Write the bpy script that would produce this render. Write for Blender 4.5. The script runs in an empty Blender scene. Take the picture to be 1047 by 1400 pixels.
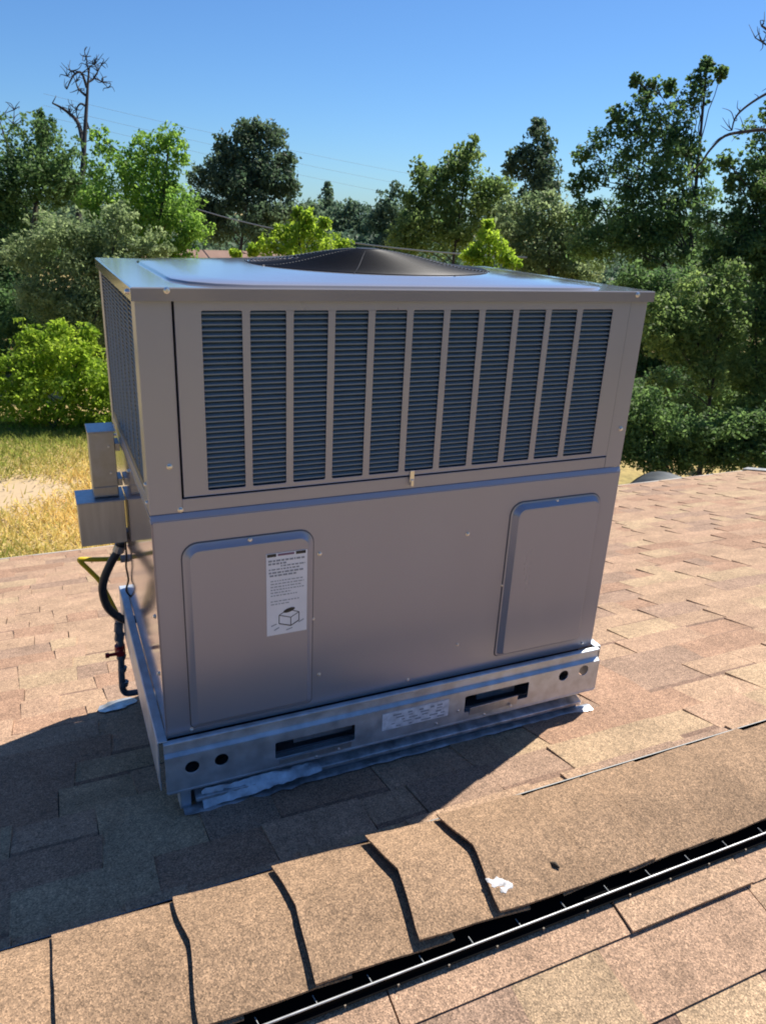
import bpy, bmesh, math, random
import numpy as np
from mathutils import Vector, Matrix, Euler
from mathutils.geometry import tessellate_polygon
random.seed(7); rng = np.random.default_rng(11)
SC = bpy.context.scene; COL = SC.collection
PI = math.pi; rad = math.radians

# ------------------------------------------------------------------ camera, sky, sun, exposure
CAM = Vector((-0.1667, -1.4965, 1.1569)); F = 1029.4          # focal length in pixels of the 1047 x 1400 photograph
cd = bpy.data.cameras.new('camera'); cam = bpy.data.objects.new('camera', cd); COL.objects.link(cam)
cam.location = CAM; cam.rotation_euler = (1.196, -0.0464, -0.415)
cd.sensor_width = 36; cd.lens = F / 1400 * 36; cd.clip_start = 0.05; cd.clip_end = 3000
SC.camera = cam
SUN = Vector((0.720, 0.343, 1.0)).normalized()
w = bpy.data.worlds.new('World'); SC.world = w; w.use_nodes = True
nt = w.node_tree; sky = nt.nodes.new('ShaderNodeTexSky'); sky.sky_type = 'NISHITA'; sky.sun_disc = False
sky.sun_elevation = math.asin(SUN.z); sky.sun_rotation = math.atan2(SUN.x, SUN.y)
sky.altitude = 400; sky.air_density = 1.0; sky.dust_density = 0.35; sky.ozone_density = 1.2
bg = nt.nodes['Background']; bg.inputs[1].default_value = 0.052
tint = nt.nodes.new('ShaderNodeVectorMath'); tint.operation = 'MULTIPLY'; tint.inputs[1].default_value = (0.64, 1.02, 1.50)   # deep clear Californian blue
nt.links.new(sky.outputs[0], tint.inputs[0]); nt.links.new(tint.outputs[0], bg.inputs[0])
sl = bpy.data.lights.new('sun', 'SUN'); sl.energy = 5.0; sl.angle = rad(0.5); sl.color = (1.0, 0.94, 0.85)
so = bpy.data.objects.new('sun', sl); COL.objects.link(so); so.rotation_euler = SUN.to_track_quat('Z', 'Y').to_euler()
so.location = SUN * 40
SC.view_settings.view_transform = 'Standard'; SC.view_settings.look = 'None'
SC.cycles.filter_width = 1.9; SC.view_settings.gamma = 1; SC.view_settings.exposure = 0.66; SC.view_settings.use_curve_mapping = False

MW = Euler(cam.rotation_euler).to_matrix()
def at(px, py, d):                                             # world point seen at a pixel of the photograph, d metres deep
    return CAM + MW @ Vector(((px - 523.5) / F * d, -(py - 700) / F * d, -d))
def project(p):
    q = MW.transposed() @ (Vector(p) - CAM)
    return (523.5 + F * q.x / -q.z, 700 - F * q.y / -q.z, -q.z)

# ------------------------------------------------------------------ materials
def mat(name, col, rough=0.6, metal=0.0, spec=0.5, var=0.0, vscale=3.0, bump=0.0, bscale=200.0, coat=0.0, stretch=None, rvar=0.0):
    m = bpy.data.materials.new(name); m.use_nodes = True
    n = m.node_tree.nodes; L = m.node_tree.links; b = n['Principled BSDF']
    b.inputs['Base Color'].default_value = (*col, 1); b.inputs['Roughness'].default_value = rough
    b.inputs['Metallic'].default_value = metal; b.inputs['Specular IOR Level'].default_value = spec
    b.inputs['Coat Weight'].default_value = coat; b.inputs['Coat Roughness'].default_value = 0.1
    g = n.new('ShaderNodeNewGeometry')
    src = g.outputs['Position']
    if stretch:
        mp = n.new('ShaderNodeMapping'); mp.inputs['Scale'].default_value = stretch; L.new(src, mp.inputs[0]); src = mp.outputs[0]
    if var:
        t = n.new('ShaderNodeTexNoise'); t.inputs['Scale'].default_value = vscale; t.inputs['Detail'].default_value = 6; L.new(src, t.inputs[0])
        r = n.new('ShaderNodeMapRange'); r.inputs[1].default_value = 0.3; r.inputs[2].default_value = 0.7
        r.inputs[3].default_value = 1 - var; r.inputs[4].default_value = 1 + var; L.new(t.outputs[0], r.inputs[0])
        v = n.new('ShaderNodeVectorMath'); v.operation = 'SCALE'; v.inputs[0].default_value = col; L.new(r.outputs[0], v.inputs['Scale'])
        L.new(v.outputs[0], b.inputs['Base Color'])
        if rvar:
            r2 = n.new('ShaderNodeMapRange'); r2.inputs[1].default_value = 0.3; r2.inputs[2].default_value = 0.7
            r2.inputs[3].default_value = rough - rvar; r2.inputs[4].default_value = rough + rvar; L.new(t.outputs[0], r2.inputs[0]); L.new(r2.outputs[0], b.inputs['Roughness'])
    if bump:
        t = n.new('ShaderNodeTexNoise'); t.inputs['Scale'].default_value = bscale; t.inputs['Detail'].default_value = 3; L.new(src, t.inputs[0])
        bp = n.new('ShaderNodeBump'); bp.inputs['Strength'].default_value = bump; bp.inputs['Distance'].default_value = 0.004
        L.new(t.outputs[0], bp.inputs['Height']); L.new(bp.outputs[0], b.inputs['Normal'])
    return m

def granules(name, col, dark=0.5, light=1.6):
    """asphalt shingle: mineral granules of several tones, blotches and relief"""
    m = bpy.data.materials.new(name); m.use_nodes = True
    n = m.node_tree.nodes; L = m.node_tree.links; b = n['Principled BSDF']
    b.inputs['Roughness'].default_value = 0.9; b.inputs['Specular IOR Level'].default_value = 0.25
    g = n.new('ShaderNodeNewGeometry'); pos = g.outputs['Position']
    v = n.new('ShaderNodeTexVoronoi'); v.inputs['Scale'].default_value = 400; L.new(pos, v.inputs['Vector'])
    sep = n.new('ShaderNodeSeparateColor'); L.new(v.outputs['Color'], sep.inputs[0])
    r = n.new('ShaderNodeValToRGB'); e = r.color_ramp.elements
    e[0].position = 0.0; e[0].color = (dark, dark, dark, 1); e[1].position = 1.0; e[1].color = (light, light * 0.98, light * 0.94, 1)
    k = e.new(0.35); k.color = (0.85, 0.85, 0.85, 1); k = e.new(0.75); k.color = (1.12, 1.1, 1.06, 1); L.new(sep.outputs[0], r.inputs[0])
    t = n.new('ShaderNodeTexNoise'); t.inputs['Scale'].default_value = 9; t.inputs['Detail'].default_value = 5; L.new(pos, t.inputs[0])
    mr = n.new('ShaderNodeMapRange'); mr.inputs[1].default_value = 0.3; mr.inputs[2].default_value = 0.7; mr.inputs[3].default_value = 0.86; mr.inputs[4].default_value = 1.14; L.new(t.outputs[0], mr.inputs[0])
    t2 = n.new('ShaderNodeTexNoise'); t2.inputs['Scale'].default_value = 60; t2.inputs['Detail'].default_value = 4; L.new(pos, t2.inputs[0])
    m2 = n.new('ShaderNodeMapRange'); m2.inputs[1].default_value = 0.3; m2.inputs[2].default_value = 0.7; m2.inputs[3].default_value = 0.85; m2.inputs[4].default_value = 1.15; L.new(t2.outputs[0], m2.inputs[0])
    oi = n.new('ShaderNodeObjectInfo'); mo = n.new('ShaderNodeMapRange'); mo.inputs[3].default_value = 0.94; mo.inputs[4].default_value = 1.06; L.new(oi.outputs['Random'], mo.inputs[0])
    a = n.new('ShaderNodeMath'); a.operation = 'MULTIPLY'; L.new(mr.outputs[0], a.inputs[0]); L.new(m2.outputs[0], a.inputs[1])
    a2 = n.new('ShaderNodeMath'); a2.operation = 'MULTIPLY'; L.new(a.outputs[0], a2.inputs[0]); L.new(mo.outputs[0], a2.inputs[1])
    s = n.new('ShaderNodeVectorMath'); s.operation = 'SCALE'; L.new(r.outputs[0], s.inputs[0]); L.new(a2.outputs[0], s.inputs['Scale'])
    q = n.new('ShaderNodeVectorMath'); q.operation = 'MULTIPLY'; q.inputs[1].default_value = col; L.new(s.outputs[0], q.inputs[0])
    L.new(q.outputs[0], b.inputs['Base Color'])
    bp = n.new('ShaderNodeBump'); bp.inputs['Strength'].default_value = 0.3; bp.inputs['Distance'].default_value = 0.002
    L.new(v.outputs['Distance'], bp.inputs['Height']); L.new(bp.outputs[0], b.inputs['Normal'])
    return m

def leafmat(name, c1, c2, trans=0.35, rough=0.6):
    m = bpy.data.materials.new(name); m.use_nodes = True
    n = m.node_tree.nodes; L = m.node_tree.links; b = n['Principled BSDF']
    at_ = n.new('ShaderNodeAttribute'); at_.attribute_name = 'tint'
    mx = n.new('ShaderNodeMix'); mx.data_type = 'RGBA'; mx.inputs['A'].default_value = (*c1, 1); mx.inputs['B'].default_value = (*c2, 1)
    L.new(at_.outputs['Fac'], mx.inputs['Factor']); L.new(mx.outputs['Result'], b.inputs['Base Color'])
    b.inputs['Roughness'].default_value = rough; b.inputs['Specular IOR Level'].default_value = 0.2
    tr = n.new('ShaderNodeBsdfTranslucent'); hs = n.new('ShaderNodeHueSaturation'); hs.inputs['Hue'].default_value = 0.497; hs.inputs['Value'].default_value = 2.2
    L.new(mx.outputs['Result'], hs.inputs['Color']); L.new(hs.outputs[0], tr.inputs[0])
    ms = n.new('ShaderNodeMixShader'); ms.inputs[0].default_value = trans
    L.new(b.outputs[0], ms.inputs[1]); L.new(tr.outputs[0], ms.inputs[2]); L.new(ms.outputs[0], n['Material Output'].inputs[0])
    return m

TAN = granules('shingle_tan', (0.38, 0.255, 0.168)); BUFF = granules('shingle_buff', (0.40, 0.285, 0.18))
RUST = granules('shingle_rust', (0.335, 0.208, 0.138)); BROWN = granules('shingle_brown', (0.305, 0.205, 0.145))
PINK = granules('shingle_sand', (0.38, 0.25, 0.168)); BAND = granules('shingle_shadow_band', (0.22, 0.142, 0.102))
SEALT = granules('shingle_ridge', (0.295, 0.195, 0.122))
TONES = [TAN, BUFF, RUST, BROWN, PINK]
FELT = mat('asphalt_felt', (0.05, 0.036, 0.028), 0.95)
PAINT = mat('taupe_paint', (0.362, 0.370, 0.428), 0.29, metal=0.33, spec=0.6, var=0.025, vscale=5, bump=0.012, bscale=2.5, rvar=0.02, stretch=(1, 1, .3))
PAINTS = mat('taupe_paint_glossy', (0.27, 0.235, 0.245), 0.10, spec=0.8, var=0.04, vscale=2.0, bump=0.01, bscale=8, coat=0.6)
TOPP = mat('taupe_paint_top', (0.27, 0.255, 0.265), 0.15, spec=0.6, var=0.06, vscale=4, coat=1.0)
DARK = mat('dark_gap', (0.012, 0.012, 0.014), 0.8)
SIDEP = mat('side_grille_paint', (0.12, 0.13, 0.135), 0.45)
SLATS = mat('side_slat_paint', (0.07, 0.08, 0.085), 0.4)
SLAT = mat('louvre_slat_paint', (0.20, 0.255, 0.29), 0.35, spec=0.5)
COIL = mat('coil_fins', (0.045, 0.072, 0.092), 0.5, 0.3, var=0.35, vscale=60, stretch=(1, 1, 3))
BLACKM = mat('black_vinyl_wire', (0.010, 0.010, 0.014), 0.5, spec=0.4)
GAPSHADE = mat('cover_gap_shade', (0.12, 0.115, 0.12), 0.7)  # dark rim colour painted in for the shadow gap around the duct covers
SPOKE = mat('glint_grey_spoke', (0.03, 0.03, 0.033), 0.4, 0.3)  # greyer than the guard wires, colour standing in for a sun glint
GALV = mat('galvanised_steel', (0.56, 0.61, 0.66), 0.46, 0.62, var=0.2, vscale=26, rvar=0.08, bump=0.02, bscale=60)
GALVD = mat('weathered_galvanised_steel', (0.40, 0.41, 0.43), 0.42, 0.9, var=0.25, vscale=20, rvar=0.08)
BRUSH = mat('brushed_sheet_metal', (0.52, 0.52, 0.53), 0.40, 0.75, var=0.12, vscale=10, stretch=(6, 6, 0.5))
SILVER = mat('aluminium_roof_coating', (0.52, 0.54, 0.56), 0.42, 0.7, var=0.45, vscale=28, bump=0.6, bscale=45)
SCREW = mat('zinc_screw', (0.75, 0.75, 0.74), 0.3, 1.0)
WHITE = mat('label_paper', (0.88, 0.90, 0.94), 0.45, var=0.04, vscale=20)
WORN = mat('worn_sticker', (0.78, 0.80, 0.84), 0.5, var=0.22, vscale=55)
INK = mat('label_ink_grey', (0.30, 0.33, 0.37), 0.5); INKD = mat('label_ink_dark', (0.03, 0.03, 0.028), 0.5); INKR = mat('label_ink_mauve', (0.22, 0.12, 0.20), 0.5)
STEELP = mat('black_iron_pipe', (0.075, 0.110, 0.140), 0.4, 0.2, var=0.3, vscale=40)
RUBBER = mat('black_conduit', (0.018, 0.024, 0.032), 0.42)
RED = mat('red_lever', (0.30, 0.012, 0.018), 0.4); YELLOW = mat('yellow_coating', (0.72, 0.52, 0.02), 0.4)
BLACKP = mat('black_plastic', (0.004, 0.004, 0.0045), 0.85, spec=0.06); ALU = mat('aluminium_edge', (0.45, 0.46, 0.46), 0.45, 0.5, var=0.25, vscale=30); ALUD = mat('dull_aluminium', (0.22, 0.23, 0.23), 0.5, 0.5); TOOTH = mat('tan_plastic_tooth', (0.20, 0.16, 0.115), 0.6)
DROP = mat('white_bird_dropping', (0.55, 0.54, 0.54), 0.8, var=0.55, vscale=110); TWIG = mat('dry_twig', (0.06, 0.045, 0.03), 0.9)
BARK = mat('bark', (0.055, 0.045, 0.036), 0.95, var=0.5, vscale=9, bump=0.8, bscale=18, stretch=(1, 1, 0.3))
BARKD = mat('grey_dead_wood', (0.048, 0.043, 0.042), 0.95, var=0.4, vscale=7, bump=0.8, bscale=15, stretch=(1, 1, 0.3))
WOOD = mat('painted_wood_trim', (0.42, 0.38, 0.33), 0.6, var=0.1, vscale=6)
WALLM = mat('stucco_wall', (0.45, 0.40, 0.33), 0.9, bump=0.3, bscale=80)
CLAYR = mat('far_roof_shingle', (0.26, 0.16, 0.12), 0.9, var=0.15, vscale=3)
GLASS = mat('window_glass', (0.03, 0.04, 0.05), 0.08, spec=0.8)
CABLE = mat('cable_sheath', (0.25, 0.27, 0.28), 0.5); CABLED = mat('far_cable', (0.16, 0.19, 0.22), 0.6)
MOUND = mat('grey_mound_skin', (0.07, 0.08, 0.088), 0.45, var=0.3, vscale=4)

# ------------------------------------------------------------------ mesh helpers
ORG = {}
def origin(o):
    v = Vector((0, 0, 0))
    while o is not None: v += o.location; o = o.parent
    return v
def tag(o, label=None, cat=None, group=None, kind=None):
    if label: o['label'] = label
    if cat: o['category'] = cat
    if group: o['group'] = group
    if kind: o['kind'] = kind
    return o
def thing(name, label, cat, loc=(0, 0, 0), group=None):
    o = bpy.data.objects.new(name, None); o.empty_display_size = 0.1; COL.objects.link(o); o.location = loc
    return tag(o, label, cat, group)

class MB:
    def __init__(s): s.v = []; s.f = []; s.m = []; s.sm = []
    def add(s, vs, fs, mi=0, smooth=False):
        b = len(s.v); s.v += [tuple(v) for v in vs]
        for f in fs: s.f.append(tuple(b + i for i in f)); s.m.append(mi); s.sm.append(smooth)
        return s
    def box(s, a, b, mi=0):
        x0, y0, z0 = [min(p, q) for p, q in zip(a, b)]; x1, y1, z1 = [max(p, q) for p, q in zip(a, b)]
        return s.add([(x0, y0, z0), (x1, y0, z0), (x1, y1, z0), (x0, y1, z0), (x0, y0, z1), (x1, y0, z1), (x1, y1, z1), (x0, y1, z1)],
                     [(0, 3, 2, 1), (4, 5, 6, 7), (0, 1, 5, 4), (1, 2, 6, 5), (2, 3, 7, 6), (3, 0, 4, 7)], mi)
    def hexa(s, p, mi=0):                                      # 8 points, bottom ring then top ring
        return s.add(p, [(0, 3, 2, 1), (4, 5, 6, 7), (0, 1, 5, 4), (1, 2, 6, 5), (2, 3, 7, 6), (3, 0, 4, 7)], mi)
    def tube(s, pts, r, n=8, mi=0, cap=True, smooth=True):
        pts = [Vector(p) for p in pts]; N = len(pts); rs = r if hasattr(r, '__len__') else [r] * N
        vs = []; up = None
        for i, p in enumerate(pts):
            t = (pts[min(i + 1, N - 1)] - pts[max(i - 1, 0)]).normalized()
            if up is None: up = t.orthogonal().normalized()
            up = (up - t * up.dot(t))
            up = up.normalized() if up.length > 1e-6 else t.orthogonal().normalized()
            q = t.cross(up)
            for k in range(n):
                a = 2 * PI * k / n; vs.append(p + (up * math.cos(a) + q * math.sin(a)) * rs[i])
        fs = [(i * n + k, i * n + (k + 1) % n, (i + 1) * n + (k + 1) % n, (i + 1) * n + k) for i in range(N - 1) for k in range(n)]
        s.add(vs, fs, mi, smooth)
        if cap:
            s.add(vs[:n], [tuple(range(n))[::-1]], mi); s.add(vs[-n:], [tuple(range(n))], mi)
        return s
    def ring(s, c, R, r, n=48, k=5, mi=0):
        c = Vector(c); vs = []
        for i in range(n):
            a = 2 * PI * i / n; d = Vector((math.cos(a), math.sin(a), 0))
            for j in range(k):
                b = 2 * PI * j / k; vs.append(c + d * (R + r * math.cos(b)) + Vector((0, 0, r * math.sin(b))))
        return s.add(vs, [(i * k + j, ((i + 1) % n) * k + j, ((i + 1) % n) * k + (j + 1) % k, i * k + (j + 1) % k) for i in range(n) for j in range(k)], mi, True)
    def plate(s, outer, holes, mp, th, mi=0):                  # flat sheet with real openings; mp(u, v, depth) -> point
        loops = [[Vector((u, v, 0)) for u, v in l] for l in [outer] + holes]
        tris = tessellate_polygon(loops); flat = [p for l in loops for p in l]; n = len(flat)
        vs = [mp(p.x, p.y, 0) for p in flat] + [mp(p.x, p.y, th) for p in flat]
        fs = [tuple(t) for t in tris] + [tuple(i + n for i in t[::-1]) for t in tris]; o = 0
        for l in loops:
            k = len(l); fs += [(o + i, o + (i + 1) % k, n + o + (i + 1) % k, n + o + i) for i in range(k)]; o += k
        return s.add(vs, fs, mi)
    def build(s, name, mats, parent=None, bevel=0, fix=False, label=None):
        me = bpy.data.meshes.new(name); o0 = origin(parent) if parent else Vector()
        me.from_pydata([(x - o0.x, y - o0.y, z - o0.z) for x, y, z in s.v], [], s.f)
        for m in (mats if isinstance(mats, list) else [mats]): me.materials.append(m)
        me.polygons.foreach_set('material_index', s.m); me.polygons.foreach_set('use_smooth', s.sm)
        if fix:
            bm = bmesh.new(); bm.from_mesh(me); bmesh.ops.remove_doubles(bm, verts=bm.verts, dist=1e-5); bmesh.ops.recalc_face_normals(bm, faces=bm.faces); bm.to_mesh(me); bm.free()
        me.update(); o = bpy.data.objects.new(name, me); COL.objects.link(o); o.parent = parent
        if bevel:
            b = o.modifiers.new('bevel', 'BEVEL'); b.width = bevel; b.segments = 2; b.limit_method = 'ANGLE'; b.angle_limit = rad(40); b.harden_normals = False
        if label: o['label'] = label
        return o
def rrect(x0, y0, x1, y1, r, n=5, rb=None):
    rb = r if rb is None else rb; pts = []
    for cx, cy, a0, q in ((x1 - r, y1 - r, 0, r), (x0 + r, y1 - r, 90, r), (x0 + rb, y0 + rb, 180, rb), (x1 - rb, y0 + rb, 270, rb)):
        pts += [(cx + q * math.cos(rad(a0 + 90 * i / n)), cy + q * math.sin(rad(a0 + 90 * i / n))) for i in range(n + 1)]
    return pts
def circ(cx, cy, r, n=20): return [(cx + r * math.cos(2 * PI * i / n), cy + r * math.sin(2 * PI * i / n)) for i in range(n)]
def rect(x0, y0, x1, y1): return [(x0, y0), (x1, y0), (x1, y1), (x0, y1)]
def spline(pts, n=6):
    P = [Vector(p) for p in pts]; out = []
    for i in range(len(P) - 1):
        a, b, c, d = P[max(i - 1, 0)], P[i], P[i + 1], P[min(i + 2, len(P) - 1)]
        for k in range(n):
            t = k / n; out.append(0.5 * ((2 * b) + (c - a) * t + (2 * a - 5 * b + 4 * c - d) * t * t + (3 * b - a - 3 * c + d) * t ** 3))
    return out + [P[-1]]

# ------------------------------------------------------------------ ground
GZ = -3.6
me = bpy.data.meshes.new('yard'); N = 70; S = 900.0
gx = np.sign(np.linspace(-1, 1, N)) * np.abs(np.linspace(-1, 1, N)) ** 3 * S
vs = [(x, y + 12, GZ + 0.06 * math.sin(x * 0.7) * math.cos(y * 0.5) - (0.02 if abs(x) < 400 else 0)) for y in gx for x in gx]
me.from_pydata(vs, [], [(j * N + i, j * N + i + 1, (j + 1) * N + i + 1, (j + 1) * N + i) for j in range(N - 1) for i in range(N - 1)])
ym = bpy.data.materials.new('dry_grass_ground'); ym.use_nodes = True; n = ym.node_tree.nodes; L = ym.node_tree.links
g = n.new('ShaderNodeNewGeometry'); t1 = n.new('ShaderNodeTexNoise'); t1.inputs['Scale'].default_value = 0.35; t1.inputs['Detail'].default_value = 8; L.new(g.outputs['Position'], t1.inputs[0])
r1 = n.new('ShaderNodeValToRGB'); e = r1.color_ramp.elements; e[0].position = 0.32; e[0].color = (0.22, 0.19, 0.06, 1); e[1].position = 0.62; e[1].color = (0.46, 0.34, 0.15, 1)
k = e.new(0.45); k.color = (0.36, 0.27, 0.10, 1); L.new(t1.outputs[0], r1.inputs[0])
t2 = n.new('ShaderNodeTexNoise'); t2.inputs['Scale'].default_value = 9; t2.inputs['Detail'].default_value = 8; L.new(g.outputs['Position'], t2.inputs[0])
m2 = n.new('ShaderNodeMapRange'); m2.inputs[1].default_value = 0.3; m2.inputs[2].default_value = 0.7; m2.inputs[3].default_value = 0.7; m2.inputs[4].default_value = 1.3; L.new(t2.outputs[0], m2.inputs[0])
s1 = n.new('ShaderNodeVectorMath'); s1.operation = 'SCALE'; L.new(r1.outputs[0], s1.inputs[0]); L.new(m2.outputs[0], s1.inputs['Scale'])
L.new(s1.outputs[0], n['Principled BSDF'].inputs['Base Color']); n['Principled BSDF'].inputs['Roughness'].default_value = 0.95
me.materials.append(ym); me.update(); o = bpy.data.objects.new('ground', me); COL.objects.link(o); tag(o, 'dry yellow grass yard below the roof eave', None, None, 'structure')

# a bare patch of pale soil in the yard, seen left of the unit
pc = Vector((-1.35, 12.3, GZ + 0.09))
vd = n.new('ShaderNodeVectorMath'); vd.operation = 'DISTANCE'; vd.inputs[1].default_value = pc
tn = n.new('ShaderNodeTexNoise'); tn.inputs['Scale'].default_value = 1.6; tn.inputs['Detail'].default_value = 7; L.new(g.outputs['Position'], tn.inputs[0])
ad = n.new('ShaderNodeMath'); ad.operation = 'MULTIPLY_ADD'; ad.inputs[1].default_value = 2.4; L.new(tn.outputs[0], ad.inputs[0]); L.new(g.outputs['Position'], vd.inputs[0]); L.new(vd.outputs['Value'], ad.inputs[2])
mk = n.new('ShaderNodeMapRange'); mk.inputs[1].default_value = 2.2; mk.inputs[2].default_value = 3.1; mk.inputs[3].default_value = 0.9; mk.inputs[4].default_value = 0; L.new(ad.outputs[0], mk.inputs[0])
mxs = n.new('ShaderNodeMix'); mxs.data_type = 'RGBA'; mxs.inputs['B'].default_value = (0.50, 0.37, 0.23, 1); L.new(mk.outputs[0], mxs.inputs['Factor']); L.new(s1.outputs[0], mxs.inputs['A'])
L.new(mxs.outputs['Result'], n['Principled BSDF'].inputs['Base Color'])

# grass blades
def grass(n, x0, x1, y0, y1):
    P = np.stack([rng.uniform(x0, x1, n), rng.uniform(y0, y1, n), np.full(n, GZ)], 1)
    inp = ((P[:, 0] - pc.x) / 1.6) ** 2 + ((P[:, 1] - pc.y) / 1.05) ** 2 < 1
    P = P[~inp | (rng.random(n) < np.clip((((P[:, 0] - pc.x) / 1.6) ** 2 + ((P[:, 1] - pc.y) / 1.05) ** 2) - .25, .05, 1))]; n = len(P)
    a = rng.uniform(0, 2 * PI, n); h = rng.uniform(0.04, 0.16, n); wd = rng.uniform(0.008, 0.02, n)
    d = np.stack([np.cos(a), np.sin(a), np.zeros(n)], 1) * wd[:, None]; ln = rng.normal(0, 0.07, (n, 3)); ln[:, 2] = h
    V = np.stack([P - d, P + d, P + ln], 1).reshape(-1, 3)
    return V, n
V, n_ = grass(70000, -7, 6, 7.5, 17)
me = bpy.data.meshes.new('dry_grass'); me.vertices.add(len(V)); me.vertices.foreach_set('co', V.ravel().astype(np.float32))
me.loops.add(n_ * 3); me.loops.foreach_set('vertex_index', np.arange(n_ * 3, dtype=np.int32)); me.polygons.add(n_)
me.polygons.foreach_set('loop_start', np.arange(0, n_ * 3, 3, dtype=np.int32)); me.update(calc_edges=True)
tt = me.attributes.new('tint', 'FLOAT', 'FACE'); pp = V.reshape(n_, 3, 3)[:, 0]
tv = np.clip(0.5 + 0.35 * np.sin(pp[:, 0] * 0.9 + 1.2 * np.sin(pp[:, 1] * 0.7)) + rng.normal(0, 0.22, n_) - np.clip((pp[:, 1] - 14.2) * 0.25, 0, 0.8), 0, 1); tt.data.foreach_set('value', tv.astype(np.float32))
GR = leafmat('grass_blades', (0.20, 0.24, 0.05), (0.62, 0.46, 0.17), 0.4, 0.7); me.materials.append(GR)
tag(bpy.data.objects.new('dry_grass', me), 'yellow dry grass blades in the yard', None, None, 'stuff'); COL.objects.link(bpy.data.objects['dry_grass'])

# ------------------------------------------------------------------ the house roof under the unit
T = 0.25; YR = -0.51; ZR = -0.085; CS = math.cos(math.atan(T)); SN = math.sin(math.atan(T))
YE = 3.86; YN = -4.9; XL = -3.0; XRR = 6.53; EXP = 0.1375                # eaves, gable ends, course spacing in plan
def roofz(y): return ZR - T * abs(y - YR)
def rp(x, y, h):                                                        # a point h above the roof deck
    sg = 1 if y > YR else -1
    return (x, y + sg * SN * h, roofz(y) + CS * h)
roof = bpy.data.objects.new('roof', None); COL.objects.link(roof); roof.location = (1.5, YR, ZR)
tag(roof, 'low sloped house roof of tan laminated asphalt shingles', None, None, 'structure')
mb = MB()
for a, b in ((YR, YE), (YR, YN)):
    q = [rp(XL, a, 0), rp(XRR, a, 0), rp(XRR, b, 0), rp(XL, b, 0)]; lo = [(x, y, z - 0.02) for x, y, z in q]
    mb.hexa(lo + q)
mb.build('roof_deck', FELT, roof)
mb = MB()
mb.box((XL, YE, roofz(YE) - 0.16), (XRR, YE + 0.025, roofz(YE) - 0.003)); mb.build('fascia', WOOD, roof, 0.003)
mb = MB()
for a, b in ((YR, YE), (YR, YN)):
    za, zb = roofz(a), roofz(b)
    mb.hexa([(XRR + .002, a, za - .15), (XRR + .03, a, za - .15), (XRR + .03, b, zb - .15), (XRR + .002, b, zb - .15), (XRR + .002, a, za + .008), (XRR + .03, a, za + .008), (XRR + .03, b, zb + .008), (XRR + .002, b, zb + .008)])
mb.build('rake_board', WOOD, roof)
mb = MB(); mb.hexa([(XRR - .03, YE - 1.6, roofz(YE - 1.6) + .012), (XRR + .045, YE - 1.6, roofz(YE - 1.6) + .012), (XRR + .045, YE + .03, roofz(YE + .03) + .012), (XRR - .03, YE + .03, roofz(YE + .03) + .012),
                    (XRR - .03, YE - 1.6, roofz(YE - 1.6) + .020), (XRR + .045, YE - 1.6, roofz(YE - 1.6) + .03), (XRR + .045, YE + .03, roofz(YE + .03) + .03), (XRR - .03, YE + .03, roofz(YE + .03) + .020)])
mb.build('drip_edge', ALU, roof)
mb = MB(); mb.box((XL + .2, YN + .3, GZ - .2), (XRR - .35, YE - .45, roofz(YE) - 0.18)); hw = mb.build('wall', WALLM); tag(hw, 'stucco house wall under the roof', None, None, 'structure')

def piece(mb, x0, x1, ya, yb, hb, mi, band=False, skew=0.0):
    """one shingle tab: upper edge at ya under the course above, butt edge at yb standing hb proud"""
    ex = 0.012 * (1 if yb > ya else -1); u = ya - ex
    P = [rp(x0, u, -0.001), rp(x1, u, -0.001), rp(x1 + skew, yb, -0.001), rp(x0 - skew, yb, -0.001), rp(x0, u, 0.0015), rp(x1, u, 0.0015), rp(x1 + skew, yb, hb), rp(x0 - skew, yb, hb)]
    up = yb < ya
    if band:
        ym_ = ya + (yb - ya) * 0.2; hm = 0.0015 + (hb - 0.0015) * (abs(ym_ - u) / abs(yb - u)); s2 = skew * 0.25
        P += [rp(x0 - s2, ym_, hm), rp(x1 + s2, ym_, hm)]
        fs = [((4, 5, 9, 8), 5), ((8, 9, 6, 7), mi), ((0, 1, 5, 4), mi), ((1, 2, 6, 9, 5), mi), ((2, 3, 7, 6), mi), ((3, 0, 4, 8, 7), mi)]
    else:
        fs = [((4, 5, 6, 7), mi), ((0, 1, 5, 4), mi), ((1, 2, 6, 5), mi), ((2, 3, 7, 6), mi), ((3, 0, 4, 7), mi)]
    b = len(mb.v); mb.v += P
    for f, m in fs:
        f = f[::-1] if up else f
        mb.f.append(tuple(b + i for i in f)); mb.m.append(m); mb.sm.append(False)

rs = random.Random(21); pieces = []
def course(ya, yb, joints=None, tones=None):
    x = XL - rs.random() * 0.3; j = 0; hi = rs.random() < .5
    xs = [x]
    while x < XRR:
        x += rs.choice([0.10, 0.14, 0.17, 0.2, 0.24, 0.3, 0.38]) * rs.uniform(0.9, 1.12); xs.append(x)
    if joints:
        xs = [v for v in xs if v < joints[0] - .12 or v > joints[-1] + .12] + joints; xs.sort()
    tone = rs.randrange(5)
    for a, b in zip(xs, xs[1:]):
        a_ = max(a, XL); b_ = min(b, XRR)
        if b_ - a_ < 0.02: continue
        hi = not hi if rs.random() < .8 else hi
        tone = rs.choices(range(5), (30, 17, 17, 10, 26))[0]
        if tones and any(abs(a - q) < 1e-6 for q in tones): tone = tones[[q for q in tones if abs(a - q) < 1e-6][0]]
        gap = rs.choice([0.0006, 0.0015, 0.0035, 0.005])
        pieces.append((a_ + gap / 2, b_ - gap / 2, ya + rs.uniform(-.001, .001), yb + rs.uniform(-.0025, .0025), (0.0118 if hi else 0.006) + rs.uniform(-.001, .001), tone, (not hi) and rs.random() < .55, rs.uniform(0, .014) if hi else 0))
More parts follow.
